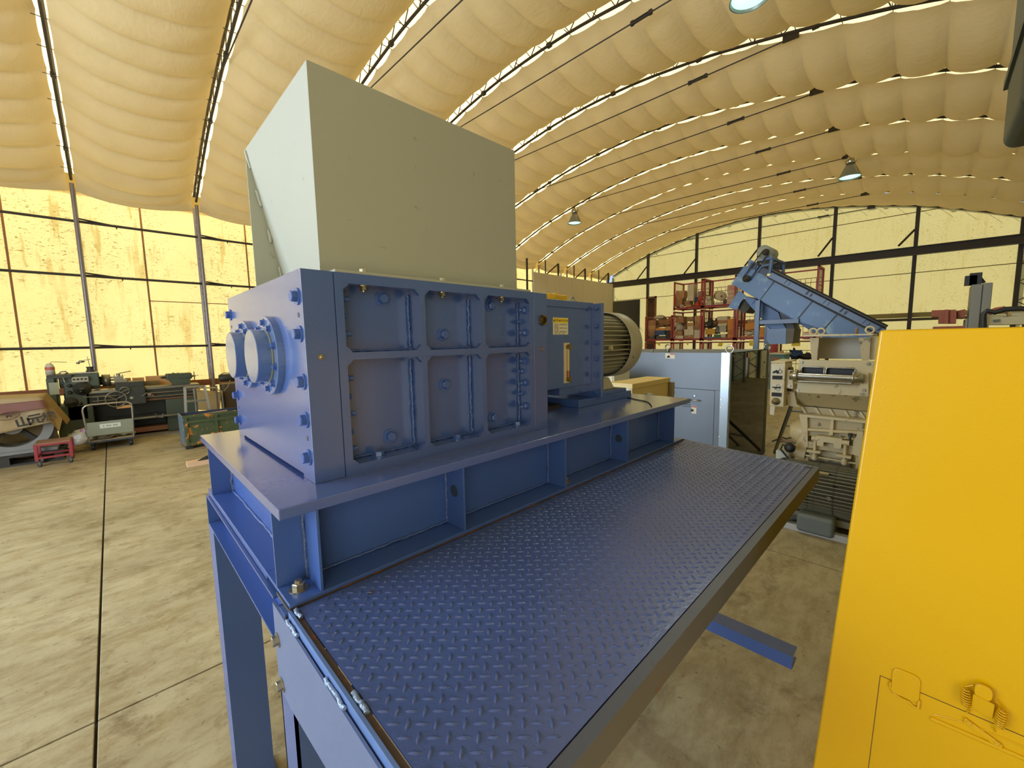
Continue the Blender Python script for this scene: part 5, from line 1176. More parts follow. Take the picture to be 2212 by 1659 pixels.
carton((18.100, 6.247, 2.698), (18.100, 5.863, 2.541), 'w', 'long white package on top of the pile in the third middle cage', 'box', 'box', tape=True)
carton((18.100, 6.223, 2.550), (18.100, 5.865, 2.411), 'k', 'flat brown carton under the long white package', 'box', 'box', tape=True)
carton((18.100, 6.208, 2.417), (18.100, 5.862, 2.317), 'w', 'flat white box under the flat brown carton', 'box', 'box', tape=True)
carton((18.100, 6.156, 2.312), (18.100, 5.890, 2.199), 'si', 'silver tin, upper of two in the third middle cage', 'tin', 'tin', tape=False)
carton((18.100, 6.143, 2.204), (18.100, 5.885, 2.056), 'si', 'silver tin, lower of two in the third middle cage', 'tin', 'tin', tape=False)
carton((18.100, 6.695, 2.210), (18.100, 6.319, 1.981), 'yl', 'yellow case standing at the left of the third middle cage', 'case', 'case', tape=False)
carton((18.100, 6.736, 1.872), (18.100, 6.396, 1.731), 'te', 'teal-blue tray on the floor of the third middle cage', 'tray', 'tray', tape=False)
carton((18.100, 6.067, 1.979), (18.100, 5.884, 1.851), 'w', 'small white box right of the green crates', 'box', 'box', tape=True)
carton((18.100, 6.082, 1.851), (18.100, 5.861, 1.723), 'g', 'small grey box right of the green crates', 'box', 'box', tape=True)
carton((18.100, 5.846, 2.595), (18.100, 5.555, 2.353), 'am', 'amber crate, top of the stack of four beside the red post', 'crate', 'amber_crate', tape=False, grp='amber crates in the third middle cage')
carton((18.100, 5.838, 2.356), (18.100, 5.554, 2.155), 'am', 'amber crate, second from the top of the stack of four', 'crate', 'amber_crate', tape=False, grp='amber crates in the third middle cage')
carton((18.100, 5.831, 2.157), (18.100, 5.554, 1.954), 'amd', 'amber crate, third from the top of the stack of four', 'crate', 'amber_crate', tape=False, grp='amber crates in the third middle cage')
carton((18.100, 5.824, 1.952), (18.100, 5.551, 1.719), 'am', 'amber crate, bottom of the stack of four', 'crate', 'amber_crate', tape=False, grp='amber crates in the third middle cage')
lump((18.100, 8.050, 2.524), (18.100, 7.732, 2.153), 'w', 'clear-wrapped bulging bag in the second middle cage', 'bag', 'wrapped_bag', .35, 31)
lump((18.250, 7.793, 2.488), (18.250, 7.557, 1.994), 'k3', 'crumpled brown wrapping behind the white boxes', 'wrapping', 'wrapping', .3, 33)
for i, (a_, b_, c_0, lab) in enumerate((((18.150, 6.705, 2.608), (18.150, 6.469, 2.241), 'dg', 'dark heap of loose parts at the left of the third middle cage'), ((18.200, 6.518, 2.569), (18.200, 6.259, 2.317), 'k3', 'brown loose fittings in the middle of the third middle cage'), ((18.150, 6.352, 2.320), (18.150, 6.163, 2.002), 'g', 'grey loose fittings right of the yellow case'))):
    lump(a_, b_, c_0, lab, 'parts heap', 'parts_heap', .35, 40+i, .6)
gc_ = thing('green_crates', 'green ribbed crate in the third middle cage', 'crate', (18.3, 6.1, 1.8))
for x0, x1 in ((1490, 1555), (1562, 1622)): pass
a_ = Vector((18.100, 6.363, 1.965)); b_ = Vector((18.100, 6.094, 1.735)); MB().box(18.1, 18.5, b_.y, a_.y, b_.z, a_.z).build('body', cm('gr'), gc_, bevel=.008)
for t in (.1, .3, .5, .7, .9): y = a_.y + (b_.y-a_.y)*t; MB().box(18.085, 18.1, y-.012, y+.012, b_.z, a_.z).build('crate_rib', cm('gr'), gc_)
carton((18.100, 5.164, 2.390), (18.100, 4.832, 2.140), 'am', 'amber crate, tilted, right of the red post behind the conveyor leg', 'crate', 'amber_crate', tape=False, tilt=-6)
carton((18.120, 5.132, 2.521), (18.120, 4.832, 2.383), 'k', 'brown carton on top of the tilted amber crate')
carton((18.120, 5.201, 2.145), (18.120, 4.834, 2.067), 'k3', 'flat dark brown carton under the tilted amber crate', tape=False)
lump((18.100, 5.253, 2.071), (18.100, 4.858, 1.891), 'w', 'plump white sack lying left of the conveyor leg', 'sack', 'white_sack', .3, 51, .15)
carton((18.100, 5.330, 1.890), (18.100, 4.841, 1.831), 'k2', 'upper of two flat board stacks under the white sack', 'boards', 'board_stack', tape=False)
carton((18.100, 5.328, 1.832), (18.100, 4.839, 1.760), 'k', 'lower of two flat board stacks under the white sack', 'boards', 'board_stack', tape=False)
for i, (a_, b_) in enumerate((((18.100, 4.668, 2.207), (18.100, 4.509, 2.054)), ((18.100, 4.661, 2.049), (18.100, 4.508, 1.888)), ((18.100, 4.655, 1.884), (18.100, 4.505, 1.727)))):
    carton(a_, b_, 'am', 'amber crate right of the conveyor leg, %s of three' % ('top', 'middle', 'bottom')[i], 'crate', 'amber_crate', tape=False, grp='amber crates right of the conveyor leg')
for k in range(5):
    a_ = Vector((18.100, 3.250, 1.996)); b_ = Vector((18.100, 2.986, 1.711)); h_ = (a_.z-b_.z)/5
    o = MB().obox((0, 0, h_*.46), (.4, a_.y-b_.y, h_*.9)).build('paper_bundle', cm('pw' if k % 2 else 'pk'), bevel=.004); o.location = (18.3, (a_.y+b_.y)/2, b_.z + h_*(4-k))
    tag(o, 'paper bundle, %s of five beside the granulator eyebolt' % ('top', 'second', 'middle', 'fourth', 'bottom')[k], 'paper bundle', 'paper bundles beside the granulator')
note = mat('yellow_note_paper', '#d8c23a', .7)
for i, (pts, lab) in enumerate((([(17.945, 4.956, 1.711), (17.945, 4.785, 1.701), (17.945, 4.786, 1.481), (17.945, 4.963, 1.499)], 'yellow paper sign clipped to the red rail left of the conveyor leg'),
                       ([(17.945, 3.511, 1.706), (17.945, 3.294, 1.695), (17.945, 3.299, 1.475), (17.945, 3.575, 1.476)], 'yellow paper sign with black writing right of the blue outlet box'),
                       ([(17.945, 8.792, 1.660), (17.945, 8.639, 1.658), (17.945, 8.618, 1.496), (17.945, 8.774, 1.595)], 'small yellow flag sign, leftmost on the red rail'),
                       ([(17.945, 7.462, 1.646), (17.945, 7.317, 1.645), (17.945, 7.359, 1.506)], 'small yellow flag sign, second from the left on the red rail'),
                       ([(17.945, 6.094, 1.632), (17.945, 5.929, 1.630), (17.945, 5.965, 1.470), (17.945, 6.145, 1.486)], 'bent yellow flag sign above the grey enclosure'))):
    lo = [Vector(v) for v in pts]; o = MB().hull([v-Vector((.004, 0, 0)) for v in lo], lo).build('paper_sign', note, fix=True); tag(o, lab, 'sign', 'yellow paper signs on the red cages')
    if i == 1:
        a_ = (lo[0]+lo[2])/2; marks((17.938, a_.y, a_.z+.03), .38, .07, ink, o, 0, 5)
# floor tier goods
lump((17.945, 3.693, 1.330), (17.945, 3.274, 0.942), 'bl', 'crumpled dark blue tarpaulin in the lowest cage behind the guard box', 'tarpaulin', 'blue_tarpaulin', .5, 61, .5)
lump((17.945, 3.312, 1.209), (17.945, 2.937, 0.964), 'bk', 'crumpled black sheeting beside the blue tarpaulin', 'sheeting', 'black_sheeting', .5, 67, .5)
carton((17.600, 4.120, 1.548), (17.600, 3.993, 1.235), 'r', 'bright red steel case below the conveyor outlet box', 'case', 'red_case', tape=False)
carton((16.400, 3.587, 1.345), (16.400, 3.501, 1.256), 'k2', 'small tan box on top of the teal workbench', 'box', 'small_box', tape=False, dep=.15)
te_ = thing('workbench', 'teal steel workbench cabinet behind the grey enclosure', 'cabinet', (16.8, 3.4, 0))
a_ = Vector((16.400, 3.876, 1.228)); b_ = Vector((16.400, 3.452, 0.924)); MB().box(16.4, 17.2, b_.y, a_.y, 0, a_.z).build('body', cm('te'), te_)
MB().box(16.36, 17.24, b_.y-.03, a_.y+.03, a_.z, a_.z+.04).build('worktop', cm('w'), te_)
c_ = Vector((16.400, 3.815, 1.134)); d_ = Vector((16.400, 3.582, 0.950)); MB().box(16.39, 16.4, d_.y, c_.y, d_.z, c_.z).build('opening', cm('k3'), te_)
# black board and wooden lattice at the far left corner
tag(MB().box(XG-.30, XG-.26, 11.0, 12.88, 1.2, 3.95).build('black_board', mat('matt_black_board', '#2a2a2b', .8)), 'large matt black board leaning on the far wall by the grey partition', 'board')
lw = thing('wooden_lattice', 'brown wooden lattice screen standing behind the first red cage', 'lattice', (19.3, 9.9, 0))
wdm = mat('brown_lattice_wood', '#8a5c2c', .6, var=.2)
a_ = Vector((19.300, 10.031, 3.912)); b_ = Vector((19.300, 9.507, 3.774)); ly0, ly1, lz = b_.y, a_.y, a_.z
for y in (ly0+.04, ly1-.04): MB().box(19.28, 19.33, y-.04, y+.04, 0, lz).build('stile', wdm, lw)
MB().box(19.28, 19.33, ly0, ly1, lz-.08, lz).build('rail', wdm, lw); MB().box(19.28, 19.33, ly0, ly1, 1.2, 1.28).build('rail', wdm, lw)
b = MB(); wl_ = ly1-ly0-.16; yb_ = ly0+.08
for k in range(-3, 16):
    z0 = 1.3 + k*.15
    for sgn in (0, 1):
        a0, a1 = (z0, z0+wl_*1.3) if not sgn else (z0+wl_*1.3, z0)
        if min(a0, a1) < 1.25 or max(a0, a1) > lz-.05: continue
        b.tube((19.30+.01*sgn, yb_, a0), (19.30+.01*sgn, yb_+wl_, a1), .014, 4)
b.build('slats', wdm, lw, kind='stuff')
MB().box(19.34, 19.35, ly0+.08, ly1-.08, 1.25, lz-.06).build('backing', mat('lattice_dark', '#3a2a1a', .8), lw)

# ------------------------------------------------------------ step ladder and loose leads between enclosure and granulator
al = mat('worn_aluminium', '#8f8c80', .4, .7, var=.15, vscale=8)
sl = thing('step_ladder', 'aluminium step ladder leaning between the enclosure and the granulator', 'ladder', (5.9, 1.6, 0))
p1_ = Vector((5.900, 1.133, 0.995)); p2_ = Vector((7.443, 1.631, 0.000))
MB().tube(p2_, p1_+Vector((.1, 0, .1)), .025, 6).build('stile', al, sl); MB().tube(p2_+Vector((.1, -.35, 0)), p1_+Vector((.15, -.25, .1)), .022, 6).build('stile', al, sl)
for t in (.25, .55, .8): a_ = p2_.lerp(p1_+Vector((.1, 0, .1)), t); b_ = (p2_+Vector((.1, -.35, 0))).lerp(p1_+Vector((.15, -.25, .1)), t); MB().tube(a_, b_, .016, 6).build('rung', al, sl)
wb2 = thing('white_unit', 'small white box unit with a black coupling beside the granulator bearing', 'box', (5.0, 1.15, 0))
a_ = Vector((4.900, 1.064, 0.660)); b_ = Vector((4.900, 0.945, 0.579))
MB().box(4.9, 5.2, b_.y, a_.y, 0, a_.z).build('case', mat('cool_white_case', '#c9d0c8', .45), wb2, bevel=.01)
c_ = Vector((4.850, 0.931, 0.720)); MB().blob(c_, (.09, .10, .10), 12, 8, .1, 2).build('coupling', black, wb2)
MB().path([c_, c_+Vector((0, .06, .02)), c_+Vector((0, .08, -.03)), c_+Vector((0, .02, -.10)), c_+Vector((0, -.01, -.16))], .010, 6).build('lead', black, wb2)
for i, (pts, mm_, lab) in enumerate((([(8.196, 1.835, 0.010), (8.373, 1.813, 0.010), (8.587, 1.786, 0.020), (8.504, 1.694, 0.020), (8.716, 1.638, 0.020)], black, 'black lead lying on the floor behind the ladder foot'), ([(8.486, 1.776, 0.010), (8.331, 1.681, 0.010), (8.421, 1.579, 0.010)], mat('red_lead', '#a5402c', .5), 'red lead lying on the floor beside the black lead'))):
    tag(MB().path(pts, .012, 5).build('loose_lead', mm_), lab, 'cable')

# ------------------------------------------------------------ left side: lathe and everything around it
lg = mat('lathe_green', '#3f4c3a', .5, var=.2, vscale=6, dirt='#2b2a20', dscale=9, damt=.58, dsoft=.1)
lgd = mat('lathe_dark_oily', '#2a2c22', .5, var=.25, vscale=8)
ls = mat('lathe_worn_steel', '#8c8a7c', .35, .8, var=.2, vscale=9)
YF = 11.6
lx = thing('engine_lathe', 'old green engine lathe standing along the bright left wall', 'lathe', (.5, 11.9, 0))
def xb(p, q_, y0, y1): p = Vector(p); q_ = Vector(q_); return (p.x, q_.x, y0, y1, q_.z, p.z)
MB().box(*xb((-0.917, 11.600, 1.310), (-0.806, 11.600, 0.299), 11.6, 12.3)).build('end_cover', lg, lx, bevel=.015)
MB().box(*xb((-0.706, 11.650, 1.323), (-0.410, 11.650, 0.449), 11.65, 12.3)).build('headstock', lg, lx, bevel=.02)
a_ = Vector((-0.212, 11.700, 1.364)); MB().box(a_.x-.55, a_.x, 11.7, 12.25, 1.10, a_.z).build('headstock_top', lg, lx, bevel=.02)
a_ = Vector((-0.906, 11.600, 1.366)); b_ = Vector((-0.575, 11.600, 1.296)); MB().box(a_.x, b_.x, 11.6, 12.3, b_.z, a_.z).build('top_cover', lgd, lx, bevel=.01)
a_ = Vector((-0.746, 11.650, 0.499)); b_ = Vector((-0.346, 11.650, 0.749)); MB().box(a_.x-.1, b_.x, 11.65, 12.3, 0, b_.z).build('pedestal', lg, lx, bevel=.015)
MB().box(*xb((-0.586, 11.640, 1.310), (-0.360, 11.640, 1.209), 11.63, 11.66)).build('gear_chart', ls, lx)
MB().box(*xb((-0.888, 11.590, 1.229), (-0.764, 11.590, 1.000), 11.592, 11.602)).build('data_plate', mat('plate_cream', '#9fa183', .5), lx)
for (u_) in ((-0.557, 11.600, 1.264), (-0.504, 11.600, 1.264), (-0.452, 11.600, 1.266), (-0.398, 11.600, 1.263)): MB().lathe([(0, .018), (.03, .014), (.03, 0)], (u_[0], 11.63, u_[2]), (0, -1, 0), 12).build('gear_lever', lgd, lx)
for (u_, r_) in (((-0.461, 11.650, 1.071), .13), ((-0.634, 11.650, 0.820), .10)):
    MB().lathe([(0, r_), (.03, r_*.95), (.03, r_*.3), (.07, r_*.25), (.07, 0)], (u_[0], 11.65, u_[2]), (0, -1, 0), 28).build('dial', lgd, lx)
for (u_) in ((-0.623, 11.600, 1.146), (-0.631, 11.600, 1.014), (-0.480, 11.600, 1.020), (-0.515, 11.600, 0.790)): MB().lathe([(0, .035), (.04, .03), (.05, .012), (.09, .02), (.09, 0)], (u_[0], 11.65, u_[2]), (0, -1, 0), 14).build('knob', lgd, lx)
a_ = Vector((-0.345, 11.750, 1.291)); b_ = Vector((-0.213, 11.750, 1.057)); MB().box(a_.x-.05, b_.x, 11.75, 12.2, b_.z, a_.z).build('spindle_housing', lg, lx, bevel=.03)
c_ = Vector((-0.108, 11.980, 1.191)); MB().lathe([(-.14, 0), (-.14, .09), (-.07, .09), (-.07, .125), (.06, .125), (.06, .03), (.06, 0)], c_, (1, 0, 0), 28).build('chuck', ls, lx)
for k in range(3): MB().obox(c_+Vector((.085, .07*math.cos(2.1*k), .07*math.sin(2.1*k))), (.06, .035, .035)).build('chuck_jaw', ls, lx)
MB().tube(c_+Vector((.06, 0, 0)), c_+Vector((.22, 0, 0)), .012, 8).build('workpiece', ls, lx)
# bed
a_ = Vector((-0.347, 11.750, 1.021)); b_ = Vector((1.120, 11.750, 0.947)); xe = b_.x + .28
MB().box(a_.x-.05, xe, 11.72, 12.2, .96, 1.01).build('bed_way', ls, lx); MB().box(a_.x-.05, xe, 11.76, 12.16, .70, .96).build('bed', lgd, lx, bevel=.01)
for z in (.88, .80): MB().tube((a_.x, 11.70, z), (xe-.05, 11.70, z), .014, 8).build('feed_shaft', ls, lx)
MB().tube((a_.x, 11.70, .735), (xe-.05, 11.70, .735), .012, 8).build('feed_shaft', brown, lx)
MB().box(*xb((0.026, 11.600, 1.034), (0.462, 11.600, 0.672), 11.6, 11.76)).build('apron', lgd, lx, bevel=.02)
c_ = Vector((-0.005, 11.500, 0.824)); b = MB().torus(c_, (0, 1, 0), .155, .012, 32, 8)
for k in range(3): b.tube(c_, c_+Vector((.15*math.cos(2.1*k+.5), 0, .15*math.sin(2.1*k+.5))), .010, 6)
b.lathe([(-.02, .03), (.12, .03)], c_, (0, 1, 0), 12).build('handwheel', ls, lx)
c_ = Vector((0.136, 11.550, 0.981)); MB().torus(c_, (0, 1, .25), .075, .010, 24, 6).tube(c_-Vector((.07, 0, .03)), c_+Vector((.07, 0, .03)), .010, 6).build('cross_wheel', ls, lx)
MB().box(*xb((0.005, 11.700, 1.148), (0.459, 11.700, 0.986), 11.7, 12.1)).build('saddle', lgd, lx, bevel=.02)
MB().box(*xb((0.002, 11.800, 1.197), (0.202, 11.800, 1.115), 11.8, 12.0)).build('tool_slide', ls, lx, bevel=.01)
c_ = Vector((0.073, 11.900, 1.230)); MB().obox(c_, (.15, .15, .07)).tube(c_, c_+Vector((0, 0, .10)), .028, 12).tube(c_+Vector((.02, 0, .10)), c_+Vector((.20, 0, .135)), .009, 6).build('tool_post', ls, lx)
for dx in (-.06, .06): MB().tube(c_+Vector((dx, 0, 0)), c_+Vector((dx, 0, .07)), .008, 6).build('clamp_screw', ls, lx)
MB().tube((-0.453, 11.550, 0.907), (-0.078, 11.550, 0.906), .010, 6).build('start_rod', ls, lx); MB().tube((-0.260, 11.550, 0.912), (-0.260, 11.550, 0.785), .012, 6).build('start_lever', ls, lx)
c_ = Vector((0.228, 11.590, 0.817)); MB().lathe([(0, .03), (.008, .03), (.008, 0)], c_, (0, -1, 0), 14).build('button', mat('pale_button', '#b9bda8', .4), lx)
MB().tube((0.387, 11.550, 0.834), (0.478, 11.550, 0.912), .008, 6).build('engage_lever', ls, lx); MB().blob((0.564, 11.520, 0.843), (.03, .03, .03), 8, 6, 0).build('red_knob', mat('red_knob', '#d2404c', .4), lx)
MB().box(*xb((0.480, 11.560, 0.890), (0.541, 11.560, 0.837), 11.56, 11.6)).build('switch_block', ls, lx)
# tailstock
a_ = Vector((0.831, 11.850, 1.264)); b_ = Vector((1.293, 11.850, 1.126)); MB().box(a_.x, b_.x, 11.85, 12.1, b_.z, a_.z).build('tailstock', lg, lx, bevel=.03)
MB().prism(xz([(0.859, 11.850, 1.154), (1.258, 11.850, 1.134), (1.242, 11.850, 0.990), (0.944, 11.850, 1.017)]), 1, 11.85, 12.1).build('tailstock_foot', lg, lx)
MB().tube((0.833, 11.970, 1.188), (0.763, 11.970, 1.182), .028, 10).tube((0.763, 11.970, 1.182), (0.726, 11.970, 1.183), .018, 10, 0.002).build('quill', lgd, lx)
c_ = Vector((1.345, 11.970, 1.183)); MB().torus(c_, (1, -.12, 0), .095, .010, 24, 6).tube(c_-Vector((.06, 0, 0)), c_+Vector((.02, 0, 0)), .02, 8).tube(c_+Vector((0, 0, 0)), c_+Vector((.08, 0, 0)), .006, 6).build('tail_wheel', ls, lx)
MB().path([(0.948, 11.900, 1.270), (1.005, 11.900, 1.250), (1.066, 11.900, 1.262)], .02, 6).build('clamp_handle', lgd, lx)
a_ = Vector((0.769, 11.700, 0.598)); b_ = Vector((1.317, 11.700, 0.260)); MB().box(a_.x, b_.x, 11.7, 12.25, 0, .72).build('pedestal', lg, lx, bevel=.015)
MB().box(-.15, 1.1, 11.55, 12.3, .36, .40).build('chip_tray', ls, lx); MB().box(-.75, 1.3, 12.2, 12.3, .0, .96).build('splash_back', lgd, lx)
b = MB().path([(0.576, 11.500, 0.453), (0.569, 11.500, 0.376), (0.682, 11.500, 0.352), (0.689, 11.500, 0.438)], .010, 6); b.build('tray_handle', ls, lx)
tag(MB().box(-.1, 1.05, 11.75, 12.1, .05, .15).build('brown_plank', brown), 'brown plank lying on the floor under the lathe bed', 'plank')
tag(MB().box(-.05, 1.2, 11.35, 11.42, .0, .03).build('floor_edge_strip', mat('grey_strip', '#77736a', .6)), 'thin grey strip lying on the floor in front of the lathe', 'strip')
# things standing on the lathe
def cyl_thing(name, label, cat, base, prof, m, caps=()):
    t = thing(name, label, cat, base); MB().lathe(prof, base, (0, 0, 1), 20).build('body', m, t)
    return t
zt = Vector((-0.860, 11.800, 1.363))
ob = cyl_thing('oil_can', 'white oil bottle with a red band on the lathe headstock', 'bottle', zt, [(0, 0), (0, .065), (.14, .065), (.20, .05), (.225, .03), (.225, 0)], mat('bottle_white', '#c8c2b4', .4))
MB().lathe([(.10, .0665), (.155, .0665)], zt, (0, 0, 1), 20).build('red_band', mat('band_red', '#c2604c', .5), ob)
MB().path([zt+Vector((0, 0, .22)), zt+Vector((.03, 0, .255)), zt+Vector((.10, 0, .25)), zt+Vector((.23, 0, .235))], .006, 6).build('spout', ls, ob)
zi = Vector((-0.325, 11.900, 1.368)); ind = thing('dial_stand', 'magnetic indicator stand on top of the lathe headstock', 'stand', zi)
MB().lathe([(0, 0), (0, .065), (.05, .065), (.06, .05), (.10, .05), (.115, .06), (.125, .06), (.125, 0)], zi, (0, 0, 1), 16).build('base', lgd, ind)
MB().tube(zi+Vector((0, 0, .12)), zi+Vector((-.02, 0, .33)), .006, 6).tube(zi+Vector((.02, 0, .27)), zi+Vector((-.07, 0, .26)), .006, 6).build('rod', ls, ind)
MB().blob(zi+Vector((-.11, 0, .235)), (.09, .03, .05), 10, 6, .3, 4).blob(zi+Vector((-.16, 0, .205)), (.06, .03, .04), 10, 6, .3, 9).build('gauge', ls, ind)
a_ = Vector((-0.582, 11.850, 1.346)); tag(MB().box(a_.x, a_.x+.36, 11.75, 12.05, 1.372, 1.385).build('paper_sheets', mat('paper_white2', '#cfcabb', .7)), 'white sheets of paper on the lathe headstock cover', 'paper')
zc_ = Vector((-0.697, 11.850, 1.395)); tag(MB().path([zc_+Vector(v) for v in ((-.07, 0, -.03), (-.03, 0, .02), (.03, 0, .025), (.06, 0, -.01), (.02, -.02, -.02), (.0, -.22, -.05), (.01, -.262, -.12), (.02, -.27, -.17))], .014, 6).build('grey_cable', ls), 'grey cord draped over the lathe headstock front', 'cord')
# boards behind the lathe
bd1 = mat('pale_board', '#c9975c', .6, var=.08); bd2 = mat('orange_board', '#d6a468', .6, var=.06)
for (p_, q_, m_, lab) in (((0.061, 12.500, 1.193), (0.151, 12.500, 0.986), bd2, 'pale board behind the lathe saddle, left of the darker board'), ((0.169, 12.520, 1.189), (0.277, 12.520, 0.973), bd1, 'darker tan board behind the lathe saddle'), ((0.295, 12.500, 1.185), (0.498, 12.500, 0.954), bd2, 'pale board between the tool post and tailstock'), ((0.521, 12.550, 1.202), (1.306, 12.550, 0.875), bd2, 'long orange board behind the tailstock')):
    p_ = Vector(p_); q_ = Vector(q_); tag(MB().box(p_.x, q_.x-.004, p_.y, p_.y+.03, 0, p_.z).build('board', m_), lab, 'board')
a_ = Vector((0.394, 12.350, 1.099)); b_ = Vector((0.734, 12.350, 0.936)); tag(MB().box(a_.x-.5, b_.x, 12.35, 12.48, 0, a_.z).build('shadowed_board', mat('olive_brown_board', '#8a7444', .6)), 'low olive-brown board right behind the lathe bed', 'board')
# bench grinder post on the right
gp = thing('pedestal_machine', 'oily brown pedestal machine with a grey motor head behind the blue bearing caps', 'machine', (1.9, 11.2, 0))
a_ = Vector((1.747, 11.100, 0.999)); b_ = Vector((1.982, 11.100, 0.271)); MB().box(a_.x, b_.x+.2, 11.1, 11.6, 0, a_.z).build('pedestal', mat('oily_brown', '#4a3a26', .6, var=.25), gp, bevel=.02)
c_ = Vector((1.815, 11.200, 1.142)); MB().lathe([(-.12, 0), (-.12, .07), (-.08, .085), (.3, .09), (.3, 0)], c_, (1, 0, 0), 24).build('motor_head', lgd, gp)
MB().path([(1.674, 11.100, 1.157), (1.705, 11.100, 1.220), (1.780, 11.100, 1.258), (1.888, 11.100, 1.246)], .008, 6).build('wire_guard', lgd, gp)
MB().path([(1.868, 11.000, 1.093), (1.821, 11.000, 0.955), (1.733, 11.000, 0.854)], .008, 6).build('power_lead', mat('pale_lead', '#8f8668', .5), gp)
MB().path([(1.690, 11.000, 0.999), (1.693, 11.000, 0.923), (1.731, 11.000, 0.724), (1.712, 11.000, 0.463)], .012, 6).build('drop_lead', black, gp)
# waste sack frame
bg_ = thing('waste_sack', 'tan waste sack hung in a light frame behind the step ladder', 'sack', (1.4, 10.9, 0))
sp = [(1.212, 10.900, 0.955), (1.687, 10.900, 0.942), (1.622, 10.900, 0.442), (1.243, 10.900, 0.514)]
MB().prism(xz([(1.215, 10.900, 0.944), (1.437, 10.900, 0.849), (1.666, 10.900, 0.836), (1.622, 10.900, 0.442), (1.234, 10.900, 0.505)]), 1, 10.9, 11.3).build('sack', mat('tan_sack', '#a8905e', .7, var=.12, bump=.3, bscale=9), bg_, bevel=.02)
MB().path([(1.211, 10.900, 0.945), (1.676, 10.880, 0.831), (1.627, 11.200, 0.927), (1.366, 11.200, 0.951)], .016, 6, True).build('rim', mat('tan_sack_rim', '#c0a670', .7), bg_)
a_ = Vector((1.196, 10.880, 0.968)); MB().tube((a_.x, 10.88, 0), (a_.x, 10.88, a_.z), .013, 6).build('frame_leg', al, bg_); a_ = Vector((1.680, 10.880, 0.890)); MB().tube((a_.x, 10.88, 0), (a_.x, 10.88, a_.z), .013, 6).build('frame_leg', al, bg_)
# aluminium step ladder
sl2 = thing('step_ladder', 'small aluminium step ladder behind the battered green crate', 'ladder', (1.15, 10.4, 0))
for (a_, b_) in (((0.999, 10.400, 1.050), (0.968, 10.400, 0.525)), ((1.316, 10.400, 1.061), (1.359, 10.400, 0.522))):
    a_ = Vector(a_); b_ = Vector(b_); d = (b_-a_)/(a_.z-b_.z); f = a_+d*a_.z; MB().hull([a_+Vector((-.022, 0, 0)), a_+Vector((.022, 0, 0)), a_+Vector((.022, .04, 0)), a_+Vector((-.022, .04, 0))], [Vector((f.x-.022, f.y-.15, 0)), Vector((f.x+.022, f.y-.15, 0)), Vector((f.x+.022, f.y-.11, 0)), Vector((f.x-.022, f.y-.11, 0))]).build('stile', mat('bright_aluminium', '#b3b2ae', .35, .7), sl2, fix=True)
for (a_, b_, h_) in (((1.003, 10.380, 1.041), (1.304, 10.380, 1.043), .03), ((1.010, 10.360, 0.764), (1.323, 10.360, 0.758), .035)):
    a_ = Vector(a_); b_ = Vector(b_); MB().hull([a_+Vector((0, 0, -h_/2)), b_+Vector((0, 0, -h_/2)), b_+Vector((0, .1, -h_/2)), a_+Vector((0, .1, -h_/2))], [a_+Vector((0, 0, h_/2)), b_+Vector((0, 0, h_/2)), b_+Vector((0, .1, h_/2)), a_+Vector((0, .1, h_/2))]).build('tread', al, sl2, fix=True)
MB().box(1.0, 1.4, 10.3, 10.4, .27, .30).build('tread', al, sl2)
a_ = Vector((1.200, 10.800, 0.953)); MB().tube((a_.x, 10.75, .0), (a_.x-.03, 10.5, 1.03), .018, 6).tube((a_.x+.36, 10.75, .0), (a_.x+.33, 10.5, 1.03), .018, 6).build('rear_leg', al, sl2)
# battered green crate
gcr = mat('battered_green_paint', '#3c4a26', .6, var=.3, vscale=9, dirt='#c07a2c', dscale=7, damt=.575, dsoft=.03)
cg_ = thing('steel_crate', 'battered green steel crate with orange paint flakes beside the base plate corner', 'crate', (1.3, 9.7, 0))
x0, x1, y0, y1, zt_ = .83, 1.80, 9.35, 9.95, .60
MB().box(x0, x1, y0, y0+.02, .06, zt_).build('front_wall', gcr, cg_); MB().box(x0, x1, y1-.02, y1, .06, zt_).build('back_wall', mat('navy_crate_wall', '#28364e', .6, var=.2), cg_)
MB().prism([(y0, .06), (y1, .06), (y1+.02, zt_), (y0-.02, zt_+.0)], 0, x0-.02, x0).build('side_wall', mat('blue_crate_side', '#5d6f84', .6, var=.3, vscale=8, dirt='#7f8a4c', dscale=6, damt=.55), cg_)
MB().box(x1-.02, x1, y0, y1, .06, zt_).build('side_wall', gcr, cg_); MB().box(x0, x1, y0, y1, .05, .07).build('floor_plate', gcr, cg_)
for z in (.07, .47, zt_-.03): MB().box(x0-.01, x1+.01, y0-.03, y0, z, z+.05).build('rib', gcr, cg_)
for x in (x0, x0+.45, x1-.05): MB().box(x, x+.05, y0-.032, y0, .06, zt_).build('rib', gcr, cg_)
for x in (x0, x1-.1):
    for y in (y0-.02, y1-.08): MB().box(x, x+.1, y, y+.1, 0, .06).build('foot', black, cg_)
tag(MB().box(x0+.05, x1-.2, y0+.2, y0+.5, .07, .50).build('scrap_sheet', mat('scrap_grey', '#8f8a7c', .5, var=.3)), 'grey scrap sheets lying inside the green crate', 'scrap')
tag(MB().tube((x0+.1, y0+.25, .56), (x1-.25, y0+.35, .58), .02, 6).build('scrap_pipe', mat('scrap_red_grey', '#a58478', .5)), 'pale pipe lying across the top inside the green crate', 'pipe')
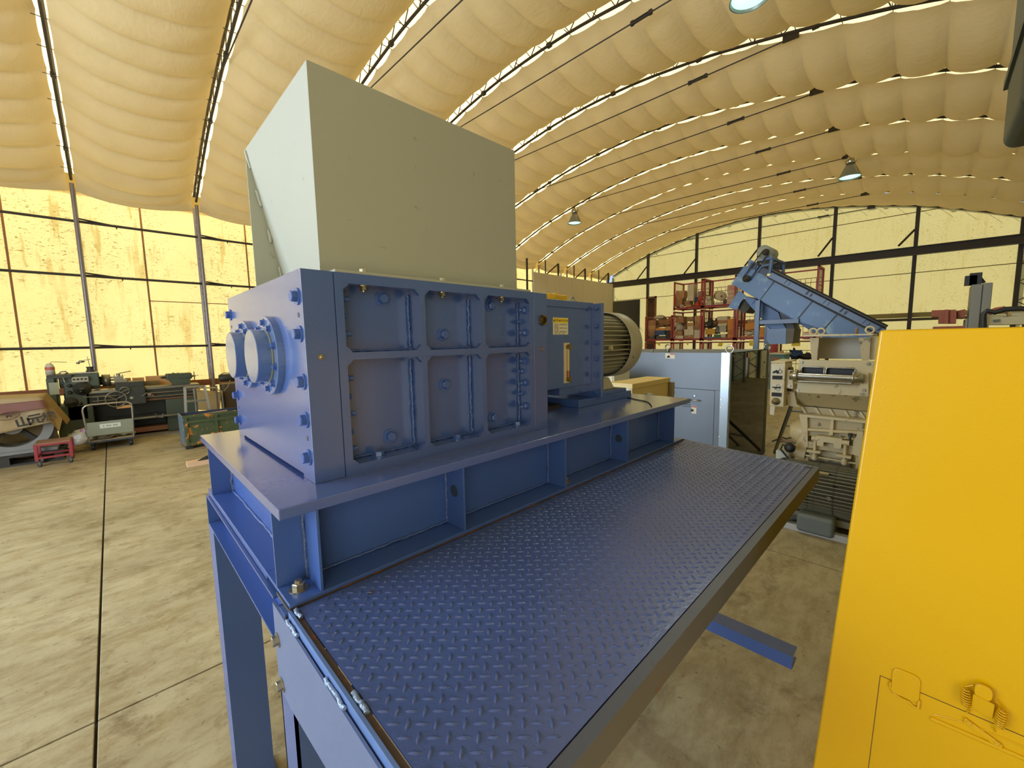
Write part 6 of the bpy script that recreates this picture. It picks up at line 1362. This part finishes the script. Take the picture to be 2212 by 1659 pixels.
# timber block with black tool
a_ = Vector((0.690, 7.883, 0.000)); wood = mat('pale_pine', '#d9b592', .6, var=.1, vscale=3, stretch=(.5, 6, 6))
tag(MB().box(a_.x, a_.x+.62, a_.y, a_.y+.16, 0, .075).build('timber_block', wood, bevel=.004), 'pale pine timber block on the floor left of the base plate', 'timber')
bt = thing('black_tool', 'black power tool lying on the pale timber block', 'tool', (a_.x+.35, a_.y+.08, .075))
MB().hull([Vector((a_.x+.12, a_.y+.02, .075)), Vector((a_.x+.42, a_.y+.02, .075)), Vector((a_.x+.42, a_.y+.14, .075)), Vector((a_.x+.2, a_.y+.14, .075))], [Vector((a_.x+.24, a_.y+.04, .13)), Vector((a_.x+.40, a_.y+.04, .15)), Vector((a_.x+.40, a_.y+.12, .15)), Vector((a_.x+.28, a_.y+.12, .12))]).build('body', black, bt)
MB().lathe([(0, .055), (.10, .055), (.10, .045), (0, .045)], (a_.x+.40, a_.y+.0, .17), (.3, 1, 0), 20).build('collar', mat('pale_collar', '#c8bda4', .5), bt)
MB().disc((a_.x+.405, a_.y+.02, .17), (.3, 1, 0), .045, 20).build('collar_hole', black, bt)
# platform trolley
tr = thing('platform_trolley', 'grey platform trolley with a chrome tube handle before the lathe', 'trolley', (-.1, 10.6, 0))
chr_ = mat('trolley_tube', '#a8a59c', .25, .9, var=.1)
xl, xr, yt0, yt1 = -.45, .20, 10.55, 11.35
dk_ = mat('trolley_bumper', '#3a4048', .6)
MB().box(xl, xr, yt0, yt1, .135, .17).build('deck', dk_, tr, bevel=.015)
MB().box(xl+.03, xr-.03, yt0+.03, yt1-.03, .17, .176).build('deck_mat', mat('deck_board', '#a2906c', .7), tr)
MB().path([(xl+.03, yt0+.03, .17), (xl+.0, yt0+.0, .74), (xl+.01, yt0, .80), (xl+.05, yt0, .835), (xl+.10, yt0, .845), (xr-.10, yt0, .845), (xr-.05, yt0, .835), (xr-.01, yt0, .80), (xr, yt0, .74), (xr-.02, yt0+.03, .17)], .016, 8).build('handle', chr_, tr)
MB().prism([(xl+.02, .27), (xr-.02, .27), (xr-.01, .52), (xl+.01, .52)], 1, yt0+.005, yt0+.015).build('handle_panel', mat('sage_grey_panel', '#868a74', .5), tr)
MB().prism([(xl+.19, .395), (xl+.47, .395), (xl+.47, .475), (xl+.19, .475)], 1, yt0-.0, yt0+.005).build('name_label', mat('label_pale', '#cfd0bd', .5), tr)
marks((xl+.33, yt0-.002, .435), .20, .024, ink, tr, 1, 9)
for x in (xl+.07, xr-.07):
    for y in (yt0+.07, yt1-.07): MB().lathe([(-.02, 0), (-.02, .055), (.02, .055), (.02, 0)], (x, y, .055), (1, .2, 0), 20).box(x-.03, x+.03, y-.02, y+.02, .05, .135).build('caster', black, tr)
tag(MB().box(-.01, .20, 11.50, 11.54, .63, .685).build('wood_strip', mat('bright_pine', '#e0a862', .5)), 'short bright pine offcut on the lathe tray', 'offcut')
tag(MB().blob((-.52, 10.72, .24), (.36, .3, .26), 16, 10, .35, 5).build('plastic_bag', mat('clear_bag', '#c3beac', .3, var=.2, bump=.6, bscale=14)), 'crumpled clear plastic bag hanging over the trolley deck', 'bag')
tag(MB().blob((-.44, 10.66, .36), (.16, .12, .13), 12, 8, .35, 9).build('pink_bag', mat('pink_bag', '#bf93a4', .4)), 'small pink plastic bag on the trolley', 'bag')
tag(MB().blob((-.2, 10.8, .21), (.34, .3, .10), 16, 8, .5, 14).build('rope_heap', mat('rope_brown', '#6d5f4c', .8, var=.3)), 'heap of brown rope on the trolley deck', 'rope')
tag(MB().blob((.08, 10.85, .22), (.22, .3, .08), 16, 8, .5, 19).build('hose_heap', mat('pale_green_hose', '#9ea084', .6, var=.3)), 'pale green hose coiled on the trolley deck', 'hose')
# red dolly
rd_ = thing('red_dolly', 'low red steel dolly with castors in front of the grey wheel', 'dolly', (-.7, 10.0, 0))
rm = mat('dolly_red', '#8f1f2a', .45, var=.1)
ra_ = [Vector(v) for v in ((-0.977, 9.750, 0.313), (-0.600, 9.750, 0.316))]
x0, x1 = ra_[0].x, ra_[1].x; zt2 = .36
b = MB()
for y in (9.75, 10.15):
    for x in (x0, x1): b.box(x-.02, x+.02, y-.02, y+.02, .10, zt2)
    b.box(x0, x1, y-.015, y+.015, zt2-.03, zt2)
    b.box(x0, x1, y-.015, y+.015, .13, .16)
for x in (x0, x1): b.box(x-.015, x+.015, 9.75, 10.15, zt2-.03, zt2); b.box(x-.015, x+.015, 9.75, 10.15, .13, .16)
b.build('frame', rm, rd_, bevel=.004)
MB().box(x0, x1, 9.75, 10.15, zt2, zt2+.015).build('top_board', mat('dolly_board', '#8d6a50', .6), rd_)
for x in (x0+.02, x1-.02):
    for y in (9.78, 10.12): MB().lathe([(-.015, 0), (-.015, .045), (.015, .045), (.015, 0)], (x, y, .045), (1, .4, 0), 18).box(x-.02, x+.02, y-.015, y+.015, .04, .10).build('castor', mat('castor_grey', '#4d4844', .5), rd_)
# large grey wheel on a dark pallet under a printed sheet
pw_ = thing('dark_pallet', 'dark worn pallet carrying the large grey wheel', 'pallet', (-1.1, 10.5, 0))
pm = mat('dark_pallet_wood', '#35302a', .8, var=.3)
for z in (.09, .0):
    for k in range(4): y = 10.15 + .27*k; MB().box(-2.1, -.70, y, y+.12, z+.05 if z else .0, z+.08 if z else .03).build('deck_board', pm, pw_)
for x in (-2.0, -1.4, -.82): MB().box(x, x+.1, 10.15, 11.08, .03, .14).build('stringer', pm, pw_)
gw = thing('cast_flywheel', 'large grey cast wheel standing under the printed sheet', 'wheel', (-1.15, 10.4, .17))
wc_ = Vector((-1.24, 10.3, .62)); wm = mat('grey_casting', '#85837c', .6, var=.12, vscale=5)
MB().lathe([(0, .45), (.30, .45), (.30, .33), (.0, .33), (0, .45)], wc_, (0, 1, 0), 48, False).build('rim', wm, gw)
MB().lathe([(0, .12), (.30, .12), (.30, 0)], wc_, (0, 1, 0), 24).disc(wc_, (0, -1, 0), .12, 24).build('hub', wm, gw)
for k in range(4): a = k*PI/2 + .7; MB().obox(wc_+Vector((.22*math.cos(a), .15, .22*math.sin(a))), (.28, .10, .06), (0, -a, 0)).build('spoke', pm, gw)
MB().box(-2.0, -.78, 10.25, 10.72, .17, .22).build('cradle', wm, gw)
MB().prism([(-1.9, .22), (-.82, .22), (-.78, .5), (-.9, .6), (-1.0, .30)], 1, 10.62, 10.75).build('cradle_side', wm, gw)
ps = thing('printed_sheet', 'tan printed dust sheet with a brown band draped over the grey wheel', 'sheet', (-1.2, 10.4, 1.0))
shm = mat('tan_sheet', '#a58f66', .75, var=.15, vscale=4, bump=.4, bscale=8)
def sheet(P00, P10, P11, P01, m, name, nx_=14, nz_=10, amp=.02, seed=0, y_=0.):
    P = [Vector(v) for v in (P00, P10, P11, P01)]; vs = []
    for j in range(nz_+1):
        for i in range(nx_+1):
            u_, v_ = i/nx_, j/nz_; p_ = P[0].lerp(P[1], u_).lerp(P[3].lerp(P[2], u_), v_)
            p_ = p_ + Vector((0, amp*noise.noise(Vector((u_*6+seed, v_*2, seed)))*(.4+v_) - y_, 0)); vs.append(p_)
    w_ = nx_+1; o = MB().add(vs, [(j*w_+i, j*w_+i+1, (j+1)*w_+i+1, (j+1)*w_+i) for j in range(nz_) for i in range(nx_)], True).build(name, m, ps)
    md = o.modifiers.new('thickness', 'SOLIDIFY'); md.thickness = .003; return o
tl = Vector((-1.850, 10.200, 1.127)); tr_ = Vector((-0.756, 10.200, 1.045));
sheet((-2.2, 10.22, 1.12), (-.86, 10.22, 1.075), (-.80, 10.1, .66), (-2.2, 10.1, .40), shm, 'front_fall', 20, 12, .05, 2)
sheet((-2.2, 10.22, 1.12), (-.86, 10.22, 1.075), (-.86, 10.9, 1.09), (-2.2, 10.9, 1.13), shm, 'top_cover', 14, 8, .0, 3)
sheet((-2.2, 10.9, 1.13), (-.86, 10.9, 1.09), (-.80, 10.95, .25), (-2.2, 10.95, .25), shm, 'rear_fall', 14, 8, .05, 5)
MB().add([(-.86, 10.22, 1.075), (-.86, 10.9, 1.09), (-.62, 10.7, .60), (-.65, 10.35, .56), (-.68, 10.2, .68), (-.73, 10.12, .48), (-.80, 10.1, .66)], [(0, 1, 2, 3), (0, 3, 4), (0, 4, 5, 6)]).build('side_fold', mat('ochre_sheet_edge', '#8d7038', .7, var=.2), ps)
bandm = mat('brown_print_band', '#7a5046', .75, var=.1)
sheet((-2.2, 10.19, .98), (-.855, 10.19, 1.03), (-.83, 10.155, .90), (-2.2, 10.13, .76), bandm, 'printed_band', 20, 6, .012, 2, .045)
prk = mat('print_black', '#2c281c', .8)
for ch, p_ in (('山', (-1.092, 10.080, 0.703)), ('元', (-0.960, 10.080, 0.733)), ('機', (-0.807, 10.080, 0.753))):
    text(ch, .17 if ch != '機' else .15, (p_[0], 10.055, p_[2]), (1, 0, .16), (-.16, 0, 1), prk, ps, bold=.006)
p_ = (-1.231, 10.090, 0.828); b = MB()
b.path([Vector((p_[0] + .115*math.cos(a*PI/14), 10.08, p_[2] + .058*math.sin(a*PI/14) + .02*math.cos(a*PI/14))) for a in range(28)], .005, 5, True).build('oval_logo', mat('logo_brown', '#5d3a34', .8), ps)
text('M', .09, (p_[0], 10.078, p_[2]), (1, 0, .16), (-.16, 0, 1), MATS['logo_brown'], ps, bold=.004)
